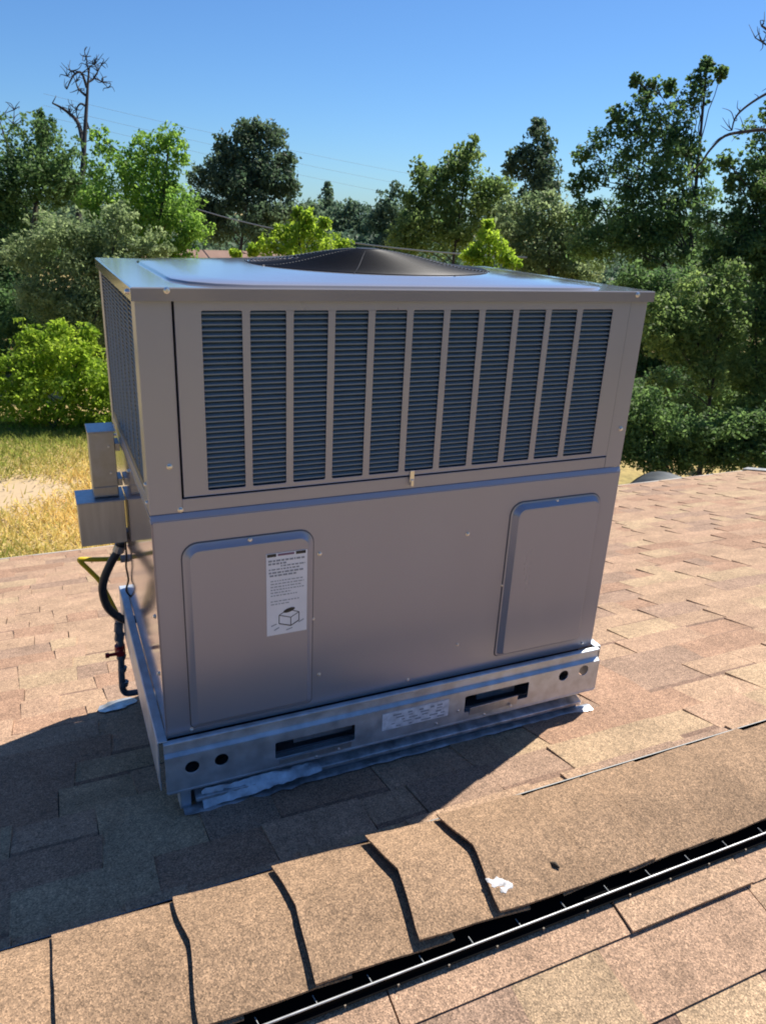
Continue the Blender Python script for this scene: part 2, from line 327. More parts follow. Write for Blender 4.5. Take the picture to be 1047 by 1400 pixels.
y = -0.315; prev = YR + 0.12
while y < YE + 0.02:
    course(prev, min(y, YE + 0.03)); prev = y; y += EXP
course(YR - 0.10, -0.733, [0.27, 0.77, 1.10], {0.27: 4, 0.77: 0})
course(-0.733, -0.870, [0.49, 0.685, 1.085], {0.49: 1, 0.685: 4})
course(-0.870, -1.0075, [0.62, 0.76, 0.97], {0.62: 3, 0.76: 1})
y = -1.0075 - EXP; prev = -1.0075
while y > YN - 0.02: course(prev, y); prev = y; y -= EXP
def seen(p):
    x, y_, d = project(rp((p[0] + p[1]) / 2, (p[2] + p[3]) / 2, 0.01))
    if d < 0.1 or x < -60 or x > 1110 or y_ > 1450: return 0
    if 235 < x < 800 and 400 < y_ < 890: return 0                      # behind the unit
    c = [project(rp(u, v, 0.01)) for u, v in ((p[0], p[2]), (p[1], p[2]), (p[1], p[3]), (p[0], p[3]))]
    return abs(sum(c[i][0] * c[(i + 1) % 4][1] - c[(i + 1) % 4][0] * c[i][1] for i in range(4))) / 2
pieces.sort(key=seen, reverse=True)
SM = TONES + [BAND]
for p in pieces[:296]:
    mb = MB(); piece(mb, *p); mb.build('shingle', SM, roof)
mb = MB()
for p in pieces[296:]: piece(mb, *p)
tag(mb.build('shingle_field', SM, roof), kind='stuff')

# ridge vent and ridge caps
HWD = 0.129
rv = MB()
for sg in (1, -1):                                                     # dark slotted body under the caps
    q = [rp(XL, YR + sg * 0.03, 0.016), rp(XRR, YR + sg * 0.03, 0.016), rp(XRR, YR + sg * 0.112, 0.016), rp(XL, YR + sg * 0.112, 0.016)]
    lo = [rp(XL, YR + sg * 0.03, 0.010), rp(XRR, YR + sg * 0.03, 0.010), rp(XRR, YR + sg * 0.112, 0.0095), rp(XL, YR + sg * 0.112, 0.0095)]
    rv.hexa(lo + q) if sg > 0 else rv.hexa([lo[3], lo[2], lo[1], lo[0], q[3], q[2], q[1], q[0]])
    y1, y2 = YR + sg * 0.112, YR + sg * 0.161
    flg = [rp(XL, y1, 0.0125), rp(XRR, y1, 0.0125), rp(XRR, y2, 0.0125), rp(XL, y2, 0.0125)]; fl2 = [rp(XL, y1, 0.0145), rp(XRR, y1, 0.0145), rp(XRR, y2, 0.0145), rp(XL, y2, 0.0145)]
    rv.hexa(flg + fl2) if sg > 0 else rv.hexa([flg[3], flg[2], flg[1], flg[0], fl2[3], fl2[2], fl2[1], fl2[0]])
ridge_vent = rv.build('ridge_vent', BLACKP, roof)
for sg in (1, -1):
    mb = MB(); ya, yb = YR + sg * 0.155, YR + sg * 0.162                # upright baffle with a bright rolled top edge
    za = roofz(ya) + 0.012; zt = roofz(ya) + (0.028 if sg < 0 else 0.021)
    mb.hexa([(XL, ya - .001, za), (XRR, ya - .001, za), (XRR, ya + .001, za), (XL, ya + .001, za), (XL, ya - .001, zt), (XRR, ya - .001, zt), (XRR, ya + .001, zt), (XL, ya + .001, zt)], 0)
    mb.tube([(XL, ya, zt), (XRR, ya, zt)], 0.0021 if sg < 0 else 0.0019, 8, 1)
    mb.build('vent_baffle', [BLACKP, ALU if sg < 0 else ALUD], ridge_vent)
st = MB(); wp = MB()
k = 0
while XL + 0.1 + k * 0.105 < XRR:
    x = XL + 0.1 + k * 0.105 + 0.012 * math.sin(k * 12.9); k += 1; yy = YR - 0.155
    st.tube([(x, yy, roofz(yy) + .027), (x - .004, yy + .016, roofz(yy) + .032)], 0.0012, 5)
    wp.box((x + .045, yy - .0105, roofz(yy) + .008), (x + .0485, yy - .008, roofz(yy) + .0135))
tag(st.build('baffle_tie', ALUD, ridge_vent), kind='stuff'); tag(wp.build('vent_tooth', TOOTH, ridge_vent), kind='stuff')

rc = random.Random(5)
def capz(v):                                                           # rounded ridge profile, v in -1..1
    a = abs(v) * HWD; return ZR + 0.031 - T * (math.sqrt(a * a + 0.022 ** 2) - 0.022)
def ridge_cap(x0, x1, lift_left, lift_right, wid=1.0, dy=0.0, tone=SEALT, kink=0.0):
    mb = MB(); vs = []; n = 14; m = 4; ph = rc.uniform(0, 6); L_ = x1 - x0
    for side in (0, 1):
        for i in range(m + 1):
            t = i / m; x = x0 + L_ * t; lf = lift_left * (1 - t) + lift_right * t
            for j in range(n + 1):
                v = -1 + 2 * j / n; wob = (kink * max(0, 1 - abs(v) * 1.15) ** 1.3 + 0.0016 * math.sin(5 * v + ph)) * (1 - t) + 0.001 * math.sin(3 * v + ph)
                sag = -0.0035 * max(0, abs(v) - .75) * 4 * rc.uniform(.6, 1)
                vs.append((x + wob, YR + dy + v * HWD * wid * (1.06 if v < 0 else 1) + 0.0015 * math.sin(7 * t + ph), capz(v * wid) + lf + sag - (0.0045 if side else 0)))
    q = (m + 1) * (n + 1); fs = []
    for i in range(m):
        for j in range(n):
            a = i * (n + 1) + j; fs.append((a, a + n + 1, a + n + 2, a + 1)); fs.append((q + a, q + a + 1, q + a + n + 2, q + a + n + 1))
    for j in range(n):
        a = j; fs.append((a, a + 1, q + a + 1, q + a)); a = m * (n + 1) + j; fs.append((a, q + a, q + a + 1, a + 1))
    for i in range(m):
        a = i * (n + 1); fs.append((a, q + a, q + a + n + 1, a + n + 1)); a += n; fs.append((a, a + n + 1, q + a + n + 1, q + a))
    mb.add(vs, fs, 0, True)
    o = mb.build('ridge_cap', tone, roof, fix=True)
    md = o.modifiers.new('edge', 'EDGE_SPLIT'); md.split_angle = rad(50)
    return o
EX = [-0.265, -0.052, 0.142, 0.344, 0.515]                              # exposed left edges of the caps that lap towards the left
x = EX[0] - 0.2
lefts = []
while x > XL: lefts.append(x); x -= 0.2
LIFT = {EX[0]: (.013, .007), EX[1]: (.015, .009), EX[2]: (.019, .012), EX[3]: (.025, .018)}
for a, b in zip(sorted(lefts) + EX[:-1], (sorted(lefts) + EX)[1:]):
    lf, kk = LIFT.get(a, (.013, .006)); ridge_cap(a, b + 0.07, lf, 0.0005, rc.uniform(.985, 1.02), rc.uniform(-.003, .003), SEALT, kk)
ridge_cap(EX[-1], 0.735, 0.024, 0.0105, 1.0, 0.0, SEALT, .013)
x = 0.735; rt = []
for s_ in (0.165, 0.165, 0.175, 0.185): rt.append((x, x + s_)); x += s_
while x < XRR: rt.append((x, min(x + .19, XRR + .02))); x += .19
for i, (a, b) in enumerate(rt): ridge_cap(a - 0.07, b, 0.0003, 0.0085 + rc.uniform(-.001, .0015), 1.0 + rc.uniform(-.025, .01), rc.uniform(-.003, .003))

# bird dropping and twig on the ridge
mb = MB()
c0 = Vector((0.545, -0.602, 0)); vs = []
def capsurf(x, y): return capz((y - YR) / HWD) + 0.024 - 0.0135 * (x - .515) / .22 + .0008
R_ = random.Random(9)
for (cx, cy, a, b) in ((0.536, -0.596, .017, .010), (0.553, -0.606, .009, .010), (0.541, -0.613, .008, .007), (0.522, -0.588, .006, .005)):
    k = 14; ring_ = []
    for i in range(k):
        t = 2 * PI * i / k; q = R_.uniform(.65, 1.15); xx = .54 + (cx - .54) * 1.1 + a * 1.1 * q * math.cos(t); yy = cy + b * 1.1 * q * math.sin(t); ring_.append((xx, yy, capsurf(xx, yy) + .0008))
    mb.add([(.54 + (cx - .54) * 1.1, cy, capsurf(cx, cy) + .0032)] + ring_, [(0, i + 1, (i + 1) % k + 1) for i in range(k)], 0, True)
tag(mb.build('bird_dropping', DROP), 'white splashed bird dropping on the tan ridge caps', 'bird dropping')
mb = MB(); p = Vector((0.672, -0.600, capsurf(.672, -.600) - .002))
mb.tube([p + Vector((-.004, .012, .003)), p + Vector((0, .004, .008)), p + Vector((.006, -.006, .004))], [.003, .0045, .002], 6)
mb.tube([p + Vector((0, .004, .006)), p + Vector((-.007, .004, .003))], [.002, .001], 5)
tag(mb.build('dry_leaf', TWIG), 'small dark curled dry leaf on the ridge caps right of the bird dropping', 'dry leaf')

# ------------------------------------------------------------------ roof curb under the unit
cu = thing('roof_curb', 'silver coated low roof curb carrying the air conditioner base rails', 'roof curb', (0.6, 0.4, roofz(0.4)))
x0, x1, y0, y1 = 0.035, 1.195, 0.014, 0.79
def wallbox(mb, xa, xb, ya, yb, zt, mi=0):
    mb.hexa([(xa, ya, roofz(ya) + .001), (xb, ya, roofz(ya) + .001), (xb, yb, roofz(yb) + .001), (xa, yb, roofz(yb) + .001), (xa, ya, zt), (xb, ya, zt), (xb, yb, zt), (xa, yb, zt)], mi)
mb = MB(); wallbox(mb, x0, x1, y0, y0 + .03, -0.122); mb.build('curb_front', GALVD, cu)
mb = MB(); wallbox(mb, x0, x0 + .03, y0 + .03, y1 - .03, -0.122); mb.build('curb_side', GALVD, cu)
mb = MB(); wallbox(mb, x1 - .03, x1, y0 + .03, y1 - .03, -0.122); mb.build('curb_side', GALVD, cu)
mb = MB(); wallbox(mb, x0, x1, y1 - .03, y1, -0.122); mb.build('curb_back', GALVD, cu)
mb = MB(); za = -0.158
mb.hexa([(0.055, -.036, za - .014), (1.19, -.036, za - .014), (1.19, .013, za - .010), (0.055, .013, za - .010), (0.055, -.036, za - .004), (1.19, -.036, za - .004), (1.19, .013, za + .010), (0.055, .013, za + .010)])
mb.build('flashing_ledge', SILVER, cu, 0.002)
mb = MB(); wallbox(mb, 0.06, 1.185, -.022, .012, za - .016); mb.build('wood_nailer', GALVD, cu)
rl = random.Random(3); mb = MB(); n = 60                                # lumpy strip of sealant along the shingles
vs = []
for i in range(n + 1):
    t = i / n; x = 0.025 + 1.20 * t; e1 = -.022; e2 = -.043 - 0.007 * rl.random() - (0.016 if t < .25 else 0) * rl.random() - (.01 if t > .95 else 0)
    vs += [rp(x, e1, .016), rp(x, (e1 + e2) / 2, .017 + .004 * rl.random()), rp(x, e2, .0105)]
mb.add(vs, [(3 * i + j, 3 * i + 3 + j, 3 * i + 4 + j, 3 * i + 1 + j) for i in range(n) for j in (0, 1)], 0, True); mb.build('roof_sealant', SILVER, cu, fix=True)
mb = MB(); n = 26; vs = []                                              # thick brushed coating on the left end of the curb front
for i in range(n + 1):
    t = i / n; x = 0.07 + .30 * t
    for j in range(5):
        s_ = j / 4; yy = -.022 - .014 * s_ + .003 * rl.uniform(-1, 1) * (1 - t); zz = za + .008 - (.012 + .026 * (1 - t)) * s_ + .003 * rl.uniform(-1, 1)
        vs.append((x, yy - .012 * s_, zz))
mb.add(vs, [(5 * i + j, 5 * i + 5 + j, 5 * i + 6 + j, 5 * i + 1 + j) for i in range(n) for j in range(4)], 0, True); mb.build('brushed_coating', SILVER, cu, fix=True)
mb = MB(); mb.box((0.020, -.020, -.195), (0.046, .02, -.121)); mb.box((0.0205, -.024, -.185), (0.0455, -.0205, -.135)); mb.build('curb_bracket', GALV, cu, 0.002)

# ------------------------------------------------------------------ rooftop air conditioner
W_, D_, H_, SEAM = 1.224, 0.795, 1.0136, 0.555
ac = thing('air_conditioner', 'large taupe rooftop air conditioner with louvred front and domed fan guard', 'air conditioner', (0.612, 0.4, 0.0))
# base rails
def fy(Y): return lambda u, v, d: (u, Y + d, v)
def fx(X): return lambda u, v, d: (X + d, u, v)
mb = MB()
slots = [rrect(0.252, -0.104, 0.462, -0.056, .004, 2), rrect(0.785, -0.102, 0.992, -0.050, .004, 2)]
holes = [circ(cx, cz, .0165) for cx, cz in ((.051, -.068), (.120, -.067), (1.111, -.056), (1.182, -.054))]
mb.plate(rect(-0.010, -0.128, 1.235, -0.030), slots + holes, fy(-0.033), 0.003)
mb.hexa([(-.010, -.033, -.0298), (1.235, -.033, -.0298), (1.235, -.028, -.0298), (-.010, -.028, -.0298), (-.010, -.0225, -.0235), (1.235, -.0225, -.0235), (1.235, -.0195, -.0235), (-.010, -.0195, -.0235)])
mb.box((-.010, -.0225, -.0233), (1.235, -.0195, .0025))
mb.hexa([(-.010, -.0265, -.002), (1.235, -.0265, -.002), (1.235, -.0228, -.002), (-.010, -.0228, -.002), (-.010, -.0265, .004), (1.235, -.0265, .004), (1.235, -.0228, .006), (-.010, -.0228, .006)])
mb.box((-.010, -.0226, .0027), (1.235, -.0125, .0058))
mb.hexa([(-.008, -.033, -.134), (1.233, -.033, -.134), (1.233, .012, -.130), (-.008, .012, -.130), (-.008, -.033, -.1285), (1.233, -.033, -.1285), (1.233, .012, -.1265), (-.008, .012, -.1265)])
frail = mb.build('base_rail', GALV, ac, 0.0012)
for a, b, z0, z1 in ((0.262, 0.452, -.120, -.100), (0.80, 0.955, -.112, -.082)):
    mb = MB(); mb.hexa([(a, -.0365, z0), (b, -.0365, z0), (b, -.0335, z0), (a, -.0335, z0), (a, -.039, z1 - .005), (b, -.039, z1), (b, -.0365, z1), (a, -.0365, z1 - .005)]); mb.build('fork_tab', BRUSH, frail, 0.001)
    mb = MB(); mb.box((a + .05, .010, -.104), (b + .02, .016, -.072)); mb.build('fork_channel', BRUSH, frail, 0.001)
mb = MB(); mb.box((0.0, .045, -.126), (1.22, .05, .0)); mb.build('rail_backing', DARK, frail)
for sx, X in ((-1, -0.012), (1, 1.235)):
    mb = MB(); xo = X + sx * 0.009
    mb.box((xo - .0015, -.018, -.128), (xo + .0015, .81, .006)); mb.box((min(xo, X + (-sx) * .012), -.0175, .0062), (max(xo, X + (-sx) * .012), .81, .0095))
    mb.build('base_rail', GALV, ac, 0.0012)
mb = MB(); mb.box((-.012, .803, -.128), (1.235, .806, .006)); mb.build('base_rail', GALV, ac, 0.001)
mb = MB(); mb.box((0.538, -.0346, -.096), (0.733, -.0336, -.044)); mb.build('worn_sticker', WORN, frail)
mb = MB()
for i in range(5):
    x = .55 + rl.uniform(0, .05); z = -.052 - i * .009
    while x < .71:
        l = rl.uniform(.008, .03); mb.box((x, -.0352, z), (min(x + l, .722), -.0348, z - rl.uniform(.002, .005))); x += l + rl.uniform(.006, .03)
mb.build('sticker_print', INK, frail)

# lower cabinet
mb = MB(); mb.box((0.0, 0.0, 0.0012), (W_, 0.003, SEAM - .010)); 
mb.hexa([(0, 0, SEAM - .0098), (W_, 0, SEAM - .0098), (W_, .003, SEAM - .0098), (0, .003, SEAM - .0098), (0, .006, SEAM + .003), (W_, .006, SEAM + .003), (W_, .009, SEAM + .003), (0, .009, SEAM + .003)])
lowp = mb.build('lower_panel', PAINT, ac, 0.0015)
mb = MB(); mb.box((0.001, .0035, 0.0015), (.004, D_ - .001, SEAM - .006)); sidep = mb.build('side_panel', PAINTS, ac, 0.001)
mb = MB(); mb.box((W_ - .004, .0035, 0.0015), (W_ - .001, D_ - .001, SEAM - .006)); mb.build('side_panel', PAINT, ac, 0.001)
mb = MB(); mb.box((0.0045, D_ - .004, 0.0015), (W_ - .0045, D_ - .001, SEAM - .006)); mb.build('back_panel', PAINT, ac)
mb = MB(); mb.box((0.01, .012, .004), (W_ - .01, D_ - .01, SEAM - .012)); mb.build('inner_casing', DARK, ac)
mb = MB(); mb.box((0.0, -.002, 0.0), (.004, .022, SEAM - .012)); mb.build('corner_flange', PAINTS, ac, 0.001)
def cover(x0, z0, x1, z1, dp):
    mb = MB(); rings = []
    for off, yy, rr in ((-.0035, -.0006, .036), (-.0010, -.0030, .034), (0.003, -.0040, .031), (.0135, -dp, .022), (.018, -dp - .0004, .018)):
        rings.append([(u, yy, v) for u, v in rrect(x0 + off, z0 + off, x1 - off, z1 - off, rr, 6, rr * .35)])
    n = len(rings[0])
    vs = [p for r in rings for p in r]
    fs = [(k * n + i, k * n + (i + 1) % n, (k + 1) * n + (i + 1) % n, (k + 1) * n + i) for k in range(len(rings) - 1) for i in range(n)]
    mb.add(vs, fs, 0, True); mb.add(rings[-1], [tuple(range(n))], 0)
    for q_ in range(n): mb.m[q_] = 1  # outermost ring carries the painted gap shade
    o = mb.build('duct_cover', [PAINT, GAPSHADE], lowp, fix=True); o.modifiers.new('es', 'EDGE_SPLIT').split_angle = rad(28)
    return o
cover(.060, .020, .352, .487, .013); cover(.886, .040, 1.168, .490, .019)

# instruction label
mb = MB(); mb.box((.239, -.0146, .237), (.335, -.0139, .446)); lab = mb.build('instruction_label', WHITE, ac)
pr = MB(); zt = .446
pr.box((.241, -.0152, zt - .001), (.262, -.0148, zt - .008), 1); pr.box((.308, -.0152, zt - .001), (.331, -.0148, zt - .008), 1); pr.box((.266, -.0152, zt - .002), (.304, -.0148, zt - .007), 2)
z = zt - .016
for i, (w0, w1, h) in enumerate([(.05, .93, .0042), (.05, .5, .0042), (.35, .95, .003), (.06, .8, .003), (.06, .92, .004), (.08, .75, .004), (0, 0, 0), (.1, .9, .002), (.1, .92, .002), (.1, .85, .002), (.1, .92, .002), (.1, .6, .002), (.1, .75, .002), (0, 0, 0), (.1, .8, .002), (.1, .55, .002)]):
    x = .239 + .096 * w0; xe = .239 + .096 * w1
    while x < xe:
        l = rl.uniform(.003, .011); pr.box((x, -.0152, z), (min(x + l, xe), -.0148, z - h)); x += l + .0022
    z -= .0074
def seg(a, b, t=.0007, mi=0):
    (xa, za_), (xb, zb_) = a, b; d = Vector((xb - xa, zb_ - za_)); nrm = Vector((-d.y, d.x)).normalized() * t
    pr.add([(xa - nrm.x, -.0151, za_ - nrm.y), (xb - nrm.x, -.0151, zb_ - nrm.y), (xb + nrm.x, -.0151, zb_ + nrm.y), (xa + nrm.x, -.0151, za_ + nrm.y)], [(0, 1, 2, 3)], mi)
cxx, czz = .290, .268                                                   # small line drawing of the unit
top = [(cxx - .022, czz + .020), (cxx + .006, czz + .010), (cxx + .026, czz + .021), (cxx - .001, czz + .032)]
bot = [(a, b - .022) for a, b in top]
for i in range(4): seg(top[i], top[(i + 1) % 4], .0009, 1)
for i in (0, 1, 2): seg(top[i], bot[i], .0009, 1)
seg(bot[0], bot[1], .0012, 1); seg(bot[1], bot[2], .0012, 1)
pr.add([(cxx + .002 + .014 * math.cos(a), -.0153, czz + .030 + .0055 * math.sin(a) + .003 * math.cos(a)) for a in [2 * PI * i / 16 for i in range(16)]], [tuple(range(16))], 1)
for a, b in (((.249, .262), (.262, .266)), ((.315, .262), (.328, .268)), ((.256, .250), (.268, .256)), ((.285, .246), (.300, .25))): seg(a, b, .0012)
pr.build('label_print', [INK, INKD, INKR], lab)

# upper section: posts, louvred panel, coil
YU = 0.006
mb = MB(); mb.box((0.0, YU, SEAM + .0035), (.067, YU + .003, H_ - .004)); mb.box((0.0, YU + .0032, SEAM + .0035), (.003, .066, H_ - .004)); mb.build('corner_post', PAINT, ac, 0.0015)
mb = MB(); mb.box((1.172, YU, SEAM + .0035), (W_, YU + .003, H_ - .004)); mb.box((W_ - .003, YU + .0032, SEAM + .0035), (W_, .066, H_ - .004)); mb.build('corner_post', PAINT, ac, 0.0015)
for xa in (0.0, W_ - .003):
    mb = MB(); mb.box((xa, D_ - .06, SEAM + .0035), (xa + .003, D_ - .003, H_ - .004)); mb.build('corner_post', PAINT, ac, 0.001)
mb = MB(); mb.box((.0672, YU + .001, SEAM + .0035), (1.1718, YU + .004, .588)); sill = mb.build('sill_strip', PAINT, ac, 0.001)
mb = MB(); mb.box((.0068, .022, SEAM + .004), (W_ - .007, .026, H_ - .006)); mb.build('front_backing', DARK, ac)
# louvred grille panel with eleven openings
bars = [.209 + .09 * i for i in range(10)]; ed = [.1215] + [b - .008 for b in bars]; ee = [b + .008 for b in bars] + [1.1175]
cols = [(a if i == 0 else ee[i - 1], ed[i + 1] if i < 10 else 1.1175) for i, a in enumerate([.1215] + ee[:-1])]
ZA, ZB = .604, .971
mb = MB(); mb.plate(rect(.0710, .5935, 1.169, H_ - .0045), [rrect(a, ZA, b, ZB, .003, 2) for a, b in cols], fy(YU - .003), .0025)
mb.box((.0710, YU + .0002, .5935), (.0735, YU + .012, 1.006)); mb.box((.078, YU + .0002, .5935), (1.166, YU + .012, .596))
grille = mb.build('grille_panel', PAINT, ac, 0.0008)
NR = 34; pitch = (ZB - ZA) / NR
for a, b in cols:
    s_ = MB()
    for i in range(NR):
        z = ZA + pitch * (i + .5); t = .0012
        s_.hexa([(a - .002, YU + .0002, z - t), (b + .002, YU + .0002, z - t), (b + .002, YU + .0065, z - t + .0035), (a - .002, YU + .0065, z - t + .0035), (a - .002, YU + .0002, z + t), (b + .002, YU + .0002, z + t), (b + .002, YU + .0065, z + t + .0035), (a - .002, YU + .0065, z + t + .0035)])
    tag(s_.build('louvre_slats', SLAT, grille), kind='stuff')
mb = MB(); mb.box((.10, .015, .60), (1.13, .0215, .98)); mb.build('condenser_coil', COIL, ac)
# left (and right) side louvres
for X, sg in ((0.0, 1), (W_, -1)):
    sc_ = [(.073 + .0826 * i, .073 + .0826 * i + .0786) for i in range(8)]
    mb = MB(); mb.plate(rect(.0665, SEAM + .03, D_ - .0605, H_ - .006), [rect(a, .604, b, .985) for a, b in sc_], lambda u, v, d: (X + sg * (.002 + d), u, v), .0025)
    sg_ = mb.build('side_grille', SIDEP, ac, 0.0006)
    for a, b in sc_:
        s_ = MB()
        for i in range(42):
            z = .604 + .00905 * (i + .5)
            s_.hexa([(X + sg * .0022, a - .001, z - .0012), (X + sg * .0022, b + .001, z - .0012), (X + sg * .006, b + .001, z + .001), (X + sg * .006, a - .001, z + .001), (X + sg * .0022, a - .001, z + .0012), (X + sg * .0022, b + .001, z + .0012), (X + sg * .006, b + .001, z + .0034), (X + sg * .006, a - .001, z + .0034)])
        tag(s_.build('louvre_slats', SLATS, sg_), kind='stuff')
    mb = MB(); mb.box((X + sg * .008, .07, .60), (X + sg * .012, .735, .99)); mb.build('condenser_coil', COIL, ac)
    mb = MB(); mb.box((X + sg * .001, .0665, SEAM - .002), (X + sg * .003, D_ - .0605, SEAM + .0295)); mb.build('sill_strip', PAINT, ac, .0008)
mb = MB(); mb.box((.0045, D_ - .004, SEAM), (W_ - .0045, D_ - .001, H_ - .006)); mb.build('back_panel', PAINT, ac)

# top panel with raised venturi and round opening
CX, CY, RF = .640, .425, .310
OV = .007
mb = MB(); n = 64
def sq(a, x0, y0, x1, y1, r):
    """point of a rounded rectangle in direction a from the fan centre"""
    dx, dy = math.cos(a), math.sin(a)
    tx = ((x1 - CX) if dx > 0 else (x0 - CX)) / dx if abs(dx) > 1e-9 else 1e9; ty = ((y1 - CY) if dy > 0 else (y0 - CY)) / dy if abs(dy) > 1e-9 else 1e9
    t = min(tx, ty); x, y = CX + dx * t, CY + dy * t
    for cx, cy, sx, sy in ((x0 + r, y0 + r, -1, -1), (x1 - r, y0 + r, 1, -1), (x0 + r, y1 - r, -1, 1), (x1 - r, y1 - r, 1, 1)):
        if r and (x - cx) * sx > 0 and (y - cy) * sy > 0:
            ox, oy = CX - cx, CY - cy; B = ox * dx + oy * dy; C = ox * ox + oy * oy - r * r; q = B * B - C
            if q > 0: t = -B + math.sqrt(q); x, y = CX + dx * t, CY + dy * t
    return x, y
angs = sorted([2 * PI * i / n for i in range(n)] + [math.atan2(yy - CY, xx - CX) % (2 * PI) for xx in (-OV, W_ + OV) for yy in (-OV, D_ + OV)])
ZT = H_
rings = [([sq(a, -OV, -OV, W_ + OV, D_ + OV, 0) for a in angs], ZT - .024), ([sq(a, -OV, -OV, W_ + OV, D_ + OV, 0) for a in angs], ZT - .001), ([sq(a, -OV + .002, -OV + .002, W_ + OV - .002, D_ + OV - .002, 0) for a in angs], ZT + .001),
         ([sq(a, .083, .004, 1.150, .786, .15) for a in angs], ZT + .0012), ([sq(a, .086, .007, 1.147, .783, .148) for a in angs], ZT + .0055), ([sq(a, .091, .011, 1.142, .779, .145) for a in angs], ZT + .0068)]
for q, zz in ((.25, .0098), (.5, .0132), (.75, .0168)):
    rings.append(([((1 - q) * sq(a, .091, .011, 1.142, .779, .145)[0] + q * (CX + RF * 1.05 * math.cos(a)), (1 - q) * sq(a, .091, .011, 1.142, .779, .145)[1] + q * (CY + RF * 1.05 * math.sin(a))) for a in angs], ZT + zz))
rings += [([(CX + RF * q * math.cos(a), CY + RF * q * math.sin(a)) for a in angs], ZT + zz) for q, zz in ((1.05, .0200), (1.0, .0205), (.975, .016), (.95, -.09))]
N = len(angs); vs = [(x, y, z) for r, z in rings for x, y in r]
mb.add(vs, [(k * N + i, k * N + (i + 1) % N, (k + 1) * N + (i + 1) % N, (k + 1) * N + i) for k in range(len(rings) - 1) for i in range(N)], 0, True)
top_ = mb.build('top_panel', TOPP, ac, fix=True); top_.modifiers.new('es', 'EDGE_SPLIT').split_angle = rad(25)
# fan guard: concentric wires on a bell-shaped dome with spokes
def gz(r): return ZT + .0215 + .040 * (0.5 + 0.5 * math.cos(PI * min(1, r / (RF + .012)))) ** 1.0
mb = MB(); r = .030
while r < RF + .012: mb.ring((CX, CY, gz(r)), r, .0014, 72, 5); r += .0092
guard = mb.build('fan_guard', BLACKM, ac)
for k in range(8):
    a = 2 * PI * k / 8 + .30; mb = MB(); mb.tube([(CX + q * math.cos(a), CY + q * math.sin(a), gz(q) - .0012) for q in np.linspace(.02, RF + .012, 14)], .0019, 6); mb.build('guard_spoke', SPOKE, guard)
mb = MB(); mb.tube([(CX, CY, gz(0) - .004), (CX, CY, gz(0) + .001)], .032, 20, 0, True, False); mb.build('guard_cap', BLACKM, guard)
mb = MB(); mb.tube([(CX, CY, ZT - .16), (CX, CY, ZT - .02)], .07, 20, 0, True); fan = mb.build('fan_motor', BLACKM, ac)
for k in range(4):
    a0 = PI / 2 * k; mb = MB(); vs = []
    for i in range(6):
        q = .06 + .25 * i / 5
        for s_ in (-1, 1): a = a0 + s_ * (.42 - .03 * i); vs += [(CX + q * math.cos(a), CY + q * math.sin(a), ZT - .05 + s_ * .025), (CX + q * math.cos(a), CY + q * math.sin(a), ZT - .052 + s_ * .025)]
    fs = []
    for i in range(5):
        o = 4 * i; fs += [(o, o + 4, o + 6, o + 2), (o + 1, o + 3, o + 7, o + 5), (o, o + 1, o + 5, o + 4), (o + 2, o + 6, o + 7, o + 3)]
    mb.add(vs, fs + [(0, 2, 3, 1), (20, 21, 23, 22)], 0, True); mb.build('fan_blade', BLACKM, fan)
mb = MB(); mb.box((CX - RF, CY - RF, ZT - .26), (CX + RF, CY + RF, ZT - .25)); mb.build('fan_well', DARK, ac)

# screws: one mesh, many copies
mb = MB()
prof = [(.0062, 0), (.0062, .0010), (.0046, .0014), (.0044, .0042), (.0028, .0052)]
for k in range(len(prof) - 1):
    pass
n = 12; vs = [(r * math.cos(2 * PI * i / n), -d, r * math.sin(2 * PI * i / n)) for r, d in prof for i in range(n)]
mb.add(vs, [(k * n + i, k * n + (i + 1) % n, (k + 1) * n + (i + 1) % n, (k + 1) * n + i) for k in range(len(prof) - 1) for i in range(n)], 0, False); mb.add(vs[-n:], [tuple(range(n))], 0)
screw0 = mb.build('screw', SCREW, None, fix=True); first = True
def screw(x, y, z, rz=0, s=1.0, parent=ac):
    global first
    o = screw0 if first else screw0.copy()
    if not first: COL.objects.link(o)
    first = False; o.parent = parent; o.location = Vector((x, y, z)) - origin(parent); o.rotation_euler = (0, 0, rz); o.scale = (s, s, s)
for px, py, yy in ((228, 397, -OV), (597, 406, YU - .003), (856, 405, YU - .003), (871, 403, -OV), (256, 403, YU - .003), (232, 638, YU), (247, 697, YU + .001), (848, 586, YU)):
    d = MW @ Vector(((px - 523.5) / F, -(py - 700) / F, -1)); p = CAM + d * ((yy - CAM.y) / d.y); screw(p.x, yy, p.z)
for px, py, yy, s in ((342, 738, -.006, .8), (437, 757, 0, .9), (428, 846, 0, .7), (436, 922, 0, .8), (262, 997, 0, .9), (639, 730, 0, .9), (625, 881, 0, .7), (557, 929, 0, .8), (761, 684, -.004, .8), (686, 800, 0, .6), (795, 879, 0, .8), (350, 972, 0, .6), (258, 872, 0, .6)):
    d = MW @ Vector(((px - 523.5) / F, -(py - 700) / F, -1)); p = CAM + d * ((yy - CAM.y) / d.y); screw(p.x, yy, p.z, 0, s)
for y_, z_ in ((.03, .99), (.03, .62), (.03, .58), (.77, .99)): screw(0.0, y_, z_, -PI / 2, .9)
screw(-OV, .045, H_ - .012, -PI / 2)
for y_, z_ in ((.05, .30), (.05, .15), (.40, .53), (.74, .53)): screw(0.001, y_, z_, -PI / 2, .9)
for x_, z_ in ((.355, -.118), (.415, -.112), (.845, -.116), (.93, -.108), (.70, -.115), (.765, -.09)): screw(x_, -.042 if x_ not in (.70, .765) else -.0333, z_, 0, .75)
